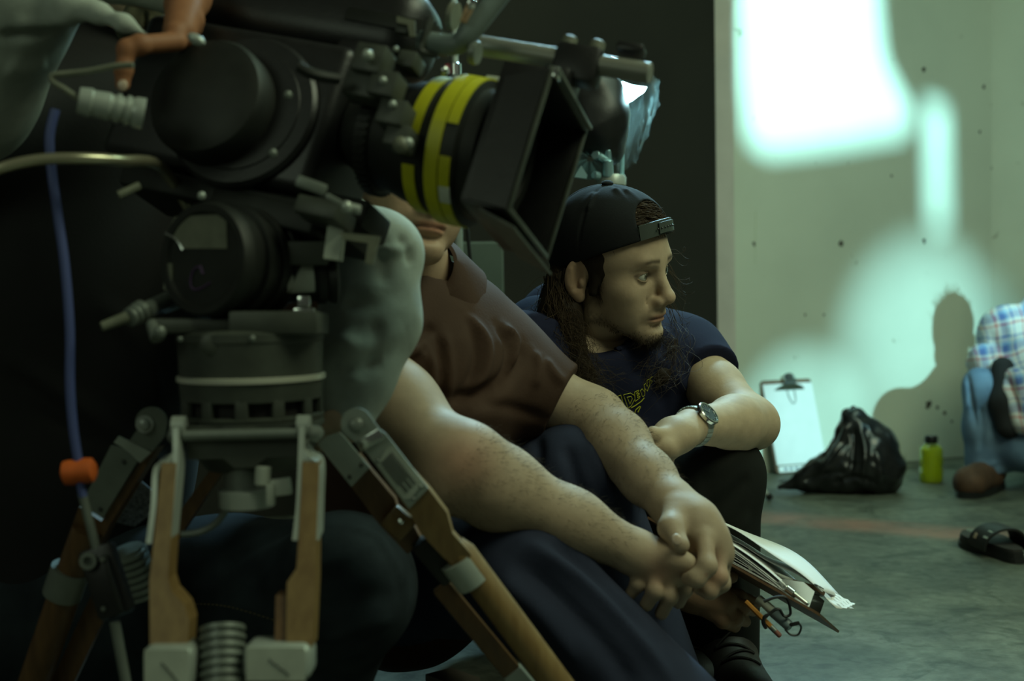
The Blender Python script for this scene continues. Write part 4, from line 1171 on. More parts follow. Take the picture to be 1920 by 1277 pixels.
    # --- trousers, boots
    m_tr = mat('black_trousers', (.011, .012, .010), .9, var=.25, vscale=14, bump=.12, bscale=240, spec=.15)
    def tr(F):
        F.cone(hipl, hipr, .11, .11, 0); F.chain([hipl, knl], [.10, .074], .04); F.chain([knl, ankl], [.072, .060], .03)
        F.chain([hipr, knr], [.10, .074], .04); F.chain([knr, ankr], [.072, .060], .03)
        F.half(ankl - UPZ * .01, -UPZ)
    fl = [([(1395, 840, 2.2), (1360, 870, 2.17), (1310, 880, 2.17)], .012, .004), ([(1410, 890, 2.22), (1370, 930, 2.17), (1320, 960, 2.17)], .012, -.006), ([(1405, 950, 2.22), (1380, 1040, 2.17), (1390, 1160, 2.17)], .012, .006),
          ([(1330, 980, 2.17), (1345, 1080, 2.16), (1340, 1180, 2.16)], .014, -.007), ([(1300, 880, 2.2), (1310, 960, 2.18), (1300, 1060, 2.18)], .012, .005)]
    cloth('trousers', m_tr, body, tr, *bounds([hipl, hipr, knl, knr, ankl, ankr], .125), .0055, fl, (.003, 22))
    m_bt = mat('dark_brown_boot', (.022, .014, .010), .6, var=.3, vscale=25, bump=.15)
    for (an, toe) in ((ankl, P(1402, 1262, 2.09)), (ankr, P(1312, 1258, 2.15))):
        an = np.array(an); toe = np.array(toe); an0 = an.copy(); an0[2] = .05; toe[2] = .038
        dv = nrm((toe - an0) * np.array([1, 1, 0])); heel = an0 - dv * .05; heel[2] = .042
        def bt(F):
            F.cone(an + UPZ * .07, an0, .052, .048, .02); F.cone(heel, toe, .042, .043, .03); F.cone(an0 + dv * .03 + UPZ * .02, toe, .045, .036, .03)
            F.half(np.array([0, 0, .014]), -UPZ)
        bo, bv_, bq = cloth('boot', m_bt, body, bt, *bounds([an + UPZ * .09, an0, toe, heel], .07), .004, (), (.0012, 60))
        mb = MB(); pts = []
        s_ = np.cross(dv, UPZ)
        for k in range(24):
            t = 2 * math.pi * k / 24; mid = (heel + toe) / 2; Lh = np.linalg.norm(toe - heel) / 2 + .045
            w = .044 + .004 * math.cos(t); pts.append(mid * np.array([1, 1, 0]) + dv * Lh * math.copysign(abs(math.cos(t)) ** .8, math.cos(t)) + s_ * w * math.copysign(abs(math.sin(t)) ** .7, math.sin(t)))
        mb.prism(pts, UPZ * .018); mb.build('sole', M_BLK, bo, sharp=30)
        bb = bvh_of(bv_, bq); mb = MB()
        for k in range(6):
            t = .18 + .12 * k; c0 = an0 + (toe - an0) * t + UPZ * .2
            row = []
            for w in np.linspace(-.028, .028, 9):
                hit = bb.ray_cast(Vector(c0 + s_ * w + dv * w * .25 * (-1) ** k), Vector((0, 0, -1)))
                if hit[0] is not None: row.append(np.array(hit[0][:]) + UPZ * .002)
            if len(row) > 3: mb.tube(np.array(row), .0022, 6)
        if mb.v: o = mb.build('laces', m_bt, bo); o['kind'] = 'stuff'
    # --- cap
    m_cap = mat('black_cotton_cap', (.008, .009, .010), .9, bump=.12, bscale=320, var=.2, vscale=25, spec=.25)
    m_strap = mat('green_grey_strap', (.035, .045, .037), .55)
    pn = nrm(np.array([-.40, 0, 1.0])); pp0 = np.array([0, 0, .042])
    F = Field(*bounds([T(-.13, -.11, -.04), T(.13, .11, .16), T(.13, -.11, .16), T(-.13, .11, .16), T(-.13, .11, -.04), T(-.13, -.11, .16), T(.13, .11, -.04), T(.13, -.11, -.04)], .01), .0020)
    F.ell(T(-.006, 0, .054), (.105, .0855, .100), T.ax, 0); F.ell(T(.03, 0, .066), (.068, .070, .070), T.ax, .03)
    F.ell(T(-.006, 0, .054), (.1005, .081, .0955), T.ax, 0, True)
    F.half(T(*pp0), -T.d(*pn), .002)
    F.cone(T(.05, -.004, .090), T(.16, -.004, .090), .043, .043, .004, True)
    vc, qc = F.mesh()
    fl = []
    for k in range(6):
        th = math.radians(30 + 60 * k); dx, dy = math.cos(th), math.sin(th)
        pts = [T(-.006 + .104 * dx * math.sin(ph), .085 * dy * math.sin(ph), .054 + .100 * math.cos(ph)) for ph in np.linspace(.05, 1.55, 9)]
        fl.append((np.array(pts), .0035, -.0022))
    for (a, b) in (((1105, 350), (1080, 395)), ((1115, 352), (1100, 400)), ((1150, 350), (1175, 385)), ((1165, 352), (1205, 392)), ((1090, 352), (1062, 390))):
        A_, B_ = T.o + (P(*a, 2.22) - T.o), P(*b, 2.2); fl.append((np.array([A_, B_]), .006, .004))
    vc = folds(vc, qc, fl)
    cap = put('cap', vc, qc, m_cap, body)
    mb = MB(); mb.ball(T(-.006, 0, .1555), (.010, .010, .005), 14, T.ax); mb.build('cap_button', m_cap, cap)
    # adjusting strap across the forehead opening
    mb = MB(); V = []; Fq = []; n = 24
    for i in range(n + 1):
        y = -.050 + .100 * i / n; xx = .030 + .0720 * math.sqrt(max(0, 1 - (y / .0755) ** 2)); zz = .042 + .40 * xx
        for (dz, dx) in ((.001, .001), (.024, -.003), (.024, -.0055), (.001, -.0015)): V.append(T(xx + dx + .002, y, zz + dz))
    for i in range(n):
        for j in range(4): Fq.append((4 * i + j, 4 * i + (j + 1) % 4, 4 * i + 4 + (j + 1) % 4, 4 * i + 4 + j))
    st = put('strap', V, Fq, m_strap, cap, True, 35)
    mb = MB(); V = []; Fq = []; n = 16
    for i in range(n + 1):
        y = -.020 + .060 * i / n; xx = .030 + .0720 * math.sqrt(max(0, 1 - (y / .0755) ** 2)); zz = .042 + .40 * xx
        for (dz, dx) in ((.004, .0035), (.021, .0005), (.021, -.001), (.004, .001)): V.append(T(xx + dx + .002, y, zz + dz))
    for i in range(n):
        for j in range(4): Fq.append((4 * i + j, 4 * i + (j + 1) % 4, 4 * i + 4 + (j + 1) % 4, 4 * i + 4 + j))
    put('snap_band', V, Fq, m_strap, cap, True, 35)
    for k in range(7):
        y = -.024 + .0085 * k; xx = .030 + .0720 * math.sqrt(max(0, 1 - (y / .0755) ** 2)); zz = .042 + .40 * xx
        mb = MB(); mb.ball(T(xx + .0045, y, zz + .0125), .0017, 8); mb.build('snap_stud', M_BLK, cap)
    # bill hangs down behind the neck
    mb = MB(); V = []; Fq = []
    for i in range(13):
        y = -.07 + .14 * i / 12; e = math.sqrt(max(0, 1 - (y / .0855) ** 2)); bx = -.006 - .100 * e
        ex = bx - .028 * math.sqrt(max(0, 1 - (y / .075) ** 2)); zz = .042 + .40 * bx
        for (x, z) in ((bx, zz + .006), (bx, zz + .002), (ex, zz - .075 * (bx - ex) / .03), (ex, zz + .004 - .075 * (bx - ex) / .03)): V.append(T(x, y, z))
    for i in range(12):
        for j in range(4): Fq.append((4 * i + j, 4 * i + (j + 1) % 4, 4 * i + 4 + (j + 1) % 4, 4 * i + 4 + j))
    put('bill', V, Fq, m_cap, cap, True, 35)
    # --- hair: dark mass under curling strands
    def hm(F):
        near = [T(-.050, -.066, .0), P(1052, 590, 2.25), P(1056, 650, 2.24), P(1080, 700, 2.22), P(1096, 726, 2.215)]
        F.chain(near, [.024, .030, .030, .026, .012], .03)
        F.chain([T(-.065, -.03, -.01), P(1075, 610, 2.36), P(1060, 660, 2.35)], [.03, .045, .03], .03)
        F.chain([T(-.06, .066, .0), P(1222, 612, 2.42), P(1246, 652, 2.37), P(1236, 704, 2.30)], [.026, .030, .032, .016], .03)
        F.ell(T(-.012, 0, .045), (.096, .0785, .084), T.ax, .01); F.ell(T(.026, 0, .066), (.062, .066, .058), T.ax, .01)
        F.cone(T(.020, -.060, .045), T(.012, -.0695, -.010), .016, .008, .01)
        F.halfbox(T(.040, 0, .0), T.d(1, 0, -.55), T(.08, 0, .01), .09)
        F.ell(T(-.014, -.085, .008), (.026, .02, .036), T.ax, .004, True)
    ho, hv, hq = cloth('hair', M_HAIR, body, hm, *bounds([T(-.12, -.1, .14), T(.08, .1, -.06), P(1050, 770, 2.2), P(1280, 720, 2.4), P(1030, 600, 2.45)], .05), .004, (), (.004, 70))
    ps = []; r = np.random.default_rng(11)
    guides = [[T(-.05, -.076, .01), P(1050, 585, 2.22), P(1052, 645, 2.20), P(1086, 690, 2.19), P(1096, 728, 2.19)],
              [T(-.03, -.080, -.03), P(1068, 620, 2.21), P(1078, 668, 2.19), P(1110, 716, 2.19)],
              [T(-.07, -.06, .0), P(1040, 580, 2.26), P(1035, 630, 2.24), P(1060, 690, 2.20)],
              [T(-.06, .07, .0), P(1240, 602, 2.38), P(1266, 640, 2.33), P(1258, 690, 2.28), P(1215, 720, 2.24)],
              [T(-.06, .07, -.02), P(1220, 615, 2.34), P(1238, 655, 2.30), P(1215, 700, 2.26)],
              [T(-.075, -.05, .0), P(1030, 588, 2.27), P(1042, 645, 2.23), P(1092, 700, 2.19), P(1130, 730, 2.18)]]
    for i in range(900):
        g = guides[[0, 0, 1, 1, 2, 3, 0, 4, 2, 5, 5][i % 11]]; jit = r.normal(size=(len(g), 3)) * np.linspace(.006, .022, len(g))[:, None]
        cut = r.integers(3, len(g) + 1); ps.append(curl((np.array(g) + jit)[:cut], r.uniform(.003, .009), r.uniform(1.5, 4), i, 26))
    for i in range(40):   # loose ends standing off the outline
        a = T(-.07 + r.normal() * .01, -.07, -.02 + r.normal() * .02); b = P(1040 + r.normal() * 14, 590 + r.normal() * 30, 2.25); cc = P(1005 + r.normal() * 18, 600 + r.normal() * 28, 2.25)
        ps.append(curl([a, b, cc], .004, 1.2, 900 + i, 20))
    for i in range(26):
        a = T(.03, .07, .05 + r.normal() * .02); yy = 480 + r.uniform(0, 190); b = P(1272 + r.uniform(0, 8), yy - 10, 2.36); cc = P(1284 + r.uniform(-4, 16), yy + r.normal() * 14, 2.35)
        ps.append(curl([a, b, cc], .005, 1.6, 700 + i, 18))
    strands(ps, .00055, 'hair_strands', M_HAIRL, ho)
    ps = []
    for i in range(420):  # tuft in the cap opening
        y = r.uniform(-.046, .040); z = r.uniform(.082, .128)
        if (y + .004) ** 2 + (z - .090) ** 2 > .037 ** 2: continue
        e = max(.05, 1 - (y / .072) ** 2 - ((z - .066) / .074) ** 2); x0 = .026 + .066 * math.sqrt(e)
        a = T(x0 - .014, y - .014, z + .004); b = T(x0 + .0065, y, z + r.uniform(.002, .007)); cc = T(x0 + .0035 + r.uniform(0, .004), y + r.uniform(.010, .024), z - r.uniform(.002, .016))
        ps.append(curl([a, b, cc], .0018, 1, i, 12))
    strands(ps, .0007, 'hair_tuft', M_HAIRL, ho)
    ps = []
    for i in range(170):   # fine hair at the temple and in front of the ear
        z = r.uniform(-.022, .060); x = .020 + .020 * np.clip((z - .01) / .05, 0, 1) + r.normal() * .004; y = -.068 + .006 * (z < 0) + r.normal() * .0006
        a = T(x - .012, y - .002, z + .012); b = T(x, y - .0025, z); ps.append(curl([a, b, T(x + r.uniform(.0, .007), y - .001, z - r.uniform(.006, .016))], .0008, .8, i, 10))
    strands(ps, .00035, 'temple_hair', M_HAIR, ho)
    ps = []
    for sg in (-1, 1):
        for i in range(46):
            y = sg * (.012 + .040 * i / 46); z = .0385 + .10 * abs(y) - .31 * max(abs(y) - .032, 0) + r.normal() * .0016
            x = .0955 - 11 * y * y; ps.append(np.array([T(x - .003, y, z - .001), T(x + .0012, y + sg * .004, z + .0015), T(x - .001, y + sg * .009, z + .0015)]))
    strands(ps, .0003, 'eyebrows', M_HAIR, body)
    nn = vnormals(vh, qh); L = T.loc(vh); ps = []
    g = np.exp(-(((L[:, 0] - .076) / .020) ** 2 + (L[:, 1] / .024) ** 2 + ((L[:, 2] + .090) / .013) ** 2)) * (nn @ T.u < .35)
    g = g + .10 * np.exp(-((L[:, 2] + .046 + .66 * L[:, 0]) / .011) ** 2) * (L[:, 0] < .08) * (L[:, 0] > .0) * (np.abs(L[:, 1]) > .01)
    for i in r.choice(len(vh), 900, p=g / g.sum()):
        p = vh[i]; ln = r.uniform(.004, .014) * (1 if g[i] > .3 else .35); dv = nn[i] * .35 - T.u * .9 - T.f * .15 + r.normal(size=3) * .35
        ps.append(np.array([p - nn[i] * .0005, p + nn[i] * ln * .25 + dv * ln * .4, p + dv * ln]))
    strands(ps, .00030, 'goatee', M_HAIR, body)
    # --- wrist watch
    ad = nrm(wri - elb); cw = wri - ad * .004
    m_band = M_STEEL
    outn = nrm(V3(.25, .55, .80)); outn = nrm(outn - ad * np.dot(outn, ad)); sd = np.cross(ad, outn)
    wt = put('watch', *(lambda m: (np.vstack(m.v), m.f))(MB().lathe(cw + outn * .0275, outn, [(0, .017), (.002, .0195), (.007, .0200), (.0085, .0185), (.0085, .0165), (.0072, .0160)], 36)), M_CHR, body, True, 35)
    mb = MB(); mb.lathe(cw + outn * .0345, outn, [(0, .0162), (.0004, .0162), (.0004, .0001)], 32); mb.build('dial', mat('navy_dial', (.03, .05, .07), .25, coat=.8), wt)
    mb = MB()
    for k in range(12):
        t = 2 * math.pi * k / 12; dd = ad * math.cos(t) + sd * math.sin(t); mb.bar(cw + outn * .0352 + dd * .0115, cw + outn * .0352 + dd * .0150, .0011, .0006, outn)
    o = mb.build('hour_marks', M_CHR, wt); o['kind'] = 'stuff'
    for (t, L) in ((.6, .011), (2.4, .008)):
        dd = ad * math.cos(t) + sd * math.sin(t); mb = MB(); mb.bar(cw + outn * .0356, cw + outn * .0356 + dd * L, .0012, .0006, outn); mb.build('watch_hand', M_CHR, wt)
    n = 26
    for k in range(n):
        t = 2 * math.pi * (k + .5) / n
        if abs(math.sin(t / 2)) < .28: continue
        dd = outn * math.cos(t) + sd * math.sin(t); tt = -outn * math.sin(t) + sd * math.cos(t)
        mb = MB(); mb.box(cw + dd * .0295, .017, .0068, .0036, (ad, tt, dd), .001); mb.build('band_link', m_band, wt, sharp=30)
    return body
cap_man()
# ------------------------------------------------------------------ man in the brown shirt, hands clasped
def brown_man():
    T = T3(P(764, 362, 1.88), 27, -2, -9, 1.0)
    neckb = P(778, 538, 1.955)
    sh_l, sh_r = P(930, 692, 2.02), P(625, 650, 1.84)
    ell_, wrl = P(1112, 788, 2.0), P(1262, 946, 1.83)
    elr, wrr = P(836, 868, 1.72), P(1196, 1038, 1.775)
    chest, pelv = P(800, 720, 1.97), P(770, 1050, 2.06)
    hipl, hipr = P(830, 1040, 2.08), P(725, 1060, 2.03)
    knl, ankl = P(1082, 900, 1.98), P(1232, 1292, 2.0)
    knr, ankr = P(985, 1085, 1.76), P(1330, 1421, 1.73)
    faceD = V3(.7, -.03, .71)
    F = Field(*bounds([T(-.13, -.11, -.13), T(.14, .11, .15), T(.14, -.11, -.13), T(-.13, .11, .15), T(.14, .11, -.13), T(-.13, -.11, .15), neckb], .02), .0022)
    head_field(F, T, neckb); vh, qh = F.mesh()
    # arms and clasped hands share one fine grid per arm
    def hand_grid(pts): return Field(*bounds(pts, .07), .0023)
    F = hand_grid([sh_r, elr, wrr, P(1310, 1160, 1.78), P(1180, 1100, 1.76)])
    F.chain([sh_r, sh_r * .45 + elr * .55, elr], [.060, .056, .049], .03)
    F.chain([elr, elr * .74 + wrr * .26, elr * .35 + wrr * .65, wrr], [.046, .0495, .037, .0275], .03)
    F.ell(elr + V3(-.012, -.028, .01), .030, None, .03)
    F.ell(elr + V3(.03, .012, .012), .036, None, .03)
    F.chain([wrr, P(1245, 1058, 1.775), P(1270, 1068, 1.775)], [.0275, .0265, .020], .015)
    finger(F, PP((1222, 1042, 1.765), (1262, 1046, 1.752), (1288, 1056, 1.75)), .0145, .0125, .012)
    finger(F, PP((1276, 1074, 1.78), (1284, 1105, 1.782), (1272, 1130, 1.79)), .0105, .0085)
    finger(F, PP((1252, 1078, 1.77), (1256, 1118, 1.758), (1240, 1150, 1.77)), .0112, .0088)
    finger(F, PP((1226, 1074, 1.765), (1228, 1108, 1.75), (1212, 1134, 1.76)), .0108, .0088)
    finger(F, PP((1200, 1068, 1.775), (1196, 1095, 1.765), (1182, 1114, 1.77)), .0098, .008)
    vr, qr = F.mesh()
    F = hand_grid([sh_l, ell_, wrl, P(1370, 1120, 1.76), P(1240, 960, 1.75)])
    F.chain([sh_l, ell_], [.052, .043], .02)
    F.chain([ell_, ell_ * .7 + wrl * .3, ell_ * .3 + wrl * .7, wrl], [.043, .0445, .034, .028], .025)
    F.chain([wrl, P(1298, 985, 1.805), P(1322, 1012, 1.795)], [.028, .033, .030], .02)
    F.cone(P(1300, 985, 1.80), P(1345, 1040, 1.80), .026, .022, .02)
    finger(F, PP((1322, 1012, 1.765), (1326, 1062, 1.738), (1306, 1085, 1.735), (1290, 1084, 1.745)), .0120, .0088, .010)
    finger(F, PP((1346, 1028, 1.785), (1348, 1082, 1.768), (1330, 1108, 1.766), (1312, 1104, 1.775)), .0115, .0086, .008)
    finger(F, PP((1354, 1042, 1.81), (1354, 1094, 1.80), (1336, 1112, 1.80)), .0108, .0082, .008)
    finger(F, PP((1352, 1056, 1.832), (1350, 1094, 1.826), (1334, 1108, 1.826)), .0098, .0076, .008)
    finger(F, PP((1266, 958, 1.80), (1258, 990, 1.765), (1276, 1022, 1.742)), .0175, .0115, .012)
    vl, ql = F.mesh()
    F = Field(*bounds([sh_r, sh_l, pelv, knl, ankl, knr, ankr, P(1400, 1430, 1.65)], .10), .009)
    F.cone(chest, pelv, .14, .14, .0, flat=(faceD, .65)); F.cone(sh_r, sh_l, .05, .05, .05); F.cone(neckb, chest, .055, .1, .04)
    F.chain([hipl, knl, ankl], [.07, .054, .036], .03); F.chain([hipr, knr, ankr], [.07, .054, .036], .03)
    for an_, to_ in ((ankl, P(1290, 1330, 1.86)), (ankr, P(1400, 1440, 1.6))):
        k0 = np.array(an_); k0[2] = .045; k1 = np.array(to_); k1[2] = .04; F.cone(an_, k0, .03, .028, .01); F.cone(k0, k1, .026, .022, .01)
    vb, qb = F.mesh()
    v, q = joined([(vh, qh), (vr, qr), (vl, ql), (vb, qb)])
    body = put('person', v, q, M_SKIN, None, True)
    tag(body, 'seated man in brown short-sleeved shirt with clasped hands, face behind the lens', 'person')
    c = np.tile(SKIN, (len(v), 1)); c *= .88; c[-len(vb):] *= .8; c[:len(vh)] = face_colors(T, vh, SKIN * np.array([.95, .86, .82]), .35, .25)
    # redder elbow, knuckles, small graze
    def spotc(ctr, rad, col, k):
        m = (np.exp(-(np.linalg.norm(v - ctr, axis=1) / rad) ** 2) * k)[:, None]; c[:] = c * (1 - m) + np.array(col) * m
    spotc(P(868, 868, 1.67), .035, SKIN * np.array([1.12, .78, .78]), .6); spotc(P(1238, 1072, 1.75), .02, SKIN * np.array([1.1, .75, .75]), .5)
    for p in ((1335, 1048, 1.76), (1345, 1085, 1.755)): spotc(P(*p), .018, SKIN * np.array([1.08, .76, .72]), .5)
    spotc(P(1312, 1086, 1.728), .0028, (.25, .03, .02), .9); spotc(P(1324, 1078, 1.726), .0018, (.25, .05, .03), .7)
    vcol(body, c); eyes(T, body)
    nail(P(1269, 1012, 1.727), V3(-.12, .25, .95), V3(.35, -.9, .2), .0066, .0075, body)
    # arm hair
    r = np.random.default_rng(5); ps = []
    for (vv, qq, a, b, n) in ((vr, qr, elr, wrr, 1500), (vl, ql, ell_, wrl, 1300)):
        nn = vnormals(vv, qq); t = ((vv - a) @ (b - a)) / ((b - a) @ (b - a)); idx = np.where((t > .02) & (t < .93))[0]; dr = nrm(b - a)
        for i in r.choice(idx, n):
            L = r.uniform(.005, .012); p = vv[i]; d = dr * .8 + r.normal(size=3) * .35
            ps.append(np.array([p - nn[i] * .0005, p + nn[i] * L * .30 + d * L * .45, p + nn[i] * L * .38 + d * L]))
    strands(ps, .00016, 'arm_hair', M_ARMHAIR, body)
    # --- shirt
    m_sh = mat('brown_corduroy_shirt', (.060, .033, .022), .85, var=.25, vscale=10, bump=.15, bscale=260, spec=.15)
    hem_l = P(1042, 766, 1.99)
    def sh(F):
        F.cone(chest, pelv, .172, .165, 0, flat=(faceD, .68)); F.cone(sh_r, sh_l, .070, .070, .06)
        F.cone(P(860, 610, 1.99), P(800, 700, 2.0), .055, .1, .05); F.cone(P(762, 572, 2.02), chest, .07, .12, .05); F.cone(P(790, 585, 1.93), chest, .05, .11, .05)
        G = F.like(); G.chain([sh_l, sh_l + (ell_ - sh_l) * .95], [.073, .057], 0); G.half(hem_l, nrm(ell_ - sh_l), .003); F.union(G, .04)
        G = F.like(); G.chain([sh_r, sh_r + (elr - sh_r) * .6], [.075, .07], 0); G.half(sh_r + (elr - sh_r) * .38, nrm(elr - sh_r), .003); F.union(G, .04)
        F.cone(neckb + V3(.0, .07, .0), neckb + V3(.03, -.035, .04), .060, .030, .012, sub=True)
    fl = [([(880, 590, 1.92), (895, 660, 1.92), (880, 720, 1.93), (850, 760, 1.93)], .009, -.009), ([(868, 580, 1.92), (915, 640, 1.92), (905, 710, 1.92), (850, 740, 1.92)], .007, .006),
          ([(930, 610, 1.95), (955, 650, 1.95), (940, 710, 1.95), (860, 760, 1.93)], .009, -.009), ([(945, 610, 1.95), (968, 640, 1.96), (960, 690, 1.96)], .007, .008),
          ([(980, 640, 1.97), (975, 680, 1.97), (940, 730, 1.95), (880, 770, 1.93)], .009, -.007), ([(1000, 655, 1.98), (1010, 690, 1.98), (1000, 730, 1.98)], .008, .006), ([(1020, 670, 1.98), (1040, 700, 1.98), (1060, 720, 1.98)], .008, .006),
          ([(780, 720, 1.9), (840, 745, 1.9), (940, 730, 1.94)], .010, -.006), ([(800, 640, 1.9), (812, 700, 1.9), (815, 760, 1.9)], .006, .005), ([(818, 620, 1.9), (828, 690, 1.9), (826, 760, 1.9)], .005, -.005), ([(835, 620, 1.9), (845, 690, 1.9), (842, 760, 1.9)], .006, .005),
          ([(745, 640, 1.85), (790, 625, 1.86), (815, 610, 1.88)], .007, -.007), ([(740, 690, 1.83), (770, 660, 1.85), (800, 640, 1.87)], .008, .006), ([(900, 760, 1.93), (960, 765, 1.93), (1030, 790, 1.95)], .009, -.005)]
    so, sv, sq = cloth('shirt', m_sh, body, sh, *bounds([sh_r, sh_l, pelv, chest, ell_, elr], .16), .0045, fl, (.0018, 26))
    bv = bvh_of(sv, sq)
    def on(px, py, lift): 
        h = ray_to(bv, px, py); return None if h[0] is None else h[0] + h[1] * lift
    # fold-down collar with two points, button
    ca = nrm(T(-.010, 0, -.055) - neckb); ctr = neckb + V3(.012, 0, .012); fr = V3(.20, 0, .98); fr = nrm(fr - ca * np.dot(fr, ca)); sd = np.cross(ca, fr)
    V = []; Fq = []; n = 72; th0, th1 = math.radians(14), math.radians(346)
    for i in range(n + 1):
        th = th0 + (th1 - th0) * i / n; dd = fr * math.cos(th) + sd * math.sin(th); e = min(th - th0, th1 - th)
        pt = math.exp(-((e - .34) / .30) ** 2); rt = .058 + .003 * math.sin(3 * th); rb = .086 + .008 * math.sin(5 * th + 1) * .5 + .014 * pt; hb = -.012 - .030 * pt
        top = ctr + ca * (.046 - .012 * math.exp(-(e / .5) ** 2)) + dd * rt; mid = ctr + ca * .030 + dd * (rt + .013); bot = ctr + ca * hb + dd * rb + fr * .018 * pt
        for (p, o_) in ((top, 0), (mid, 0), (bot, 0), (bot, -.004), (mid, -.005), (top, -.005)): V.append(p + dd * o_)
    for i in range(n):
        for j in range(6): Fq.append((6 * i + j, 6 * i + (j + 1) % 6, 6 * i + 6 + (j + 1) % 6, 6 * i + 6 + j))
    Fq += [tuple(range(6)), tuple(6 * n + j for j in reversed(range(6)))]
    put('collar', V, Fq, m_sh, so, True, 50)
    for (x, y) in ((757, 653),):
        w = on(x, y, .003)
        if w is not None: mb = MB(); mb.lathe(w, -FW, [(0, .0045), (.0018, .0045), (.0022, .003), (.0016, .0001)], 14); mb.build('button', M_PALE, so)
    # --- trousers
    m_tr = mat('navy_work_trousers', (.026, .031, .056), .88, var=.2, vscale=12, bump=.12, bscale=260, spec=.15)
    def tr(F):
        F.cone(hipl, hipr, .12, .12, 0); F.chain([hipl, knl], [.105, .078], .04); F.chain([knl, ankl], [.076, .070], .03)
        F.chain([hipr, knr], [.105, .078], .04); F.chain([knr, ankr], [.078, .075], .03)
        F.half(np.array([0, 0, .05]), -UPZ)
    fl = [([(980, 1010, 1.69), (1080, 1080, 1.67), (1180, 1180, 1.66), (1270, 1290, 1.66)], .010, .010), ([(950, 1040, 1.69), (1050, 1120, 1.67), (1150, 1230, 1.66), (1190, 1300, 1.66)], .014, -.010),
          ([(930, 1080, 1.69), (1010, 1150, 1.68), (1090, 1250, 1.66)], .012, .008), ([(1030, 1010, 1.70), (1120, 1080, 1.70), (1220, 1190, 1.68)], .012, -.009),
          ([(1060, 830, 1.9), (1080, 900, 1.9), (1120, 1000, 1.92)], .010, -.007), ([(1100, 820, 1.91), (1130, 890, 1.91), (1170, 1000, 1.93)], .011, .006), ([(1140, 850, 1.93), (1165, 930, 1.93), (1195, 1040, 1.95)], .010, -.006), ([(1000, 815, 1.92), (1010, 850, 1.9), (1000, 900, 1.9)], .010, -.006),
          ([(1220, 1090, 1.93), (1240, 1180, 1.93), (1262, 1280, 1.93)], .010, .008)]
    cloth('trousers', m_tr, body, tr, *bounds([hipl, hipr, knl, knr, ankl, ankr], .13), .0055, fl, (.002, 20))
    for (an, toe) in ((ankl, P(1290, 1330, 1.86)), (ankr, P(1400, 1440, 1.6))):
        an = np.array(an); toe = np.array(toe); toe[2] = .04; a0 = an.copy(); a0[2] = .045; dv = nrm((toe - a0) * np.array([1, 1, 0])); heel = a0 - dv * .05
        def bt(F):
            F.cone(an, a0, .05, .046, .02); F.cone(heel, toe, .042, .04, .03); F.half(np.array([0, 0, .002]), -UPZ)
        cloth('shoe', M_BLK, body, bt, *bounds([an, a0, toe, heel], .07), .005)
brown_man()
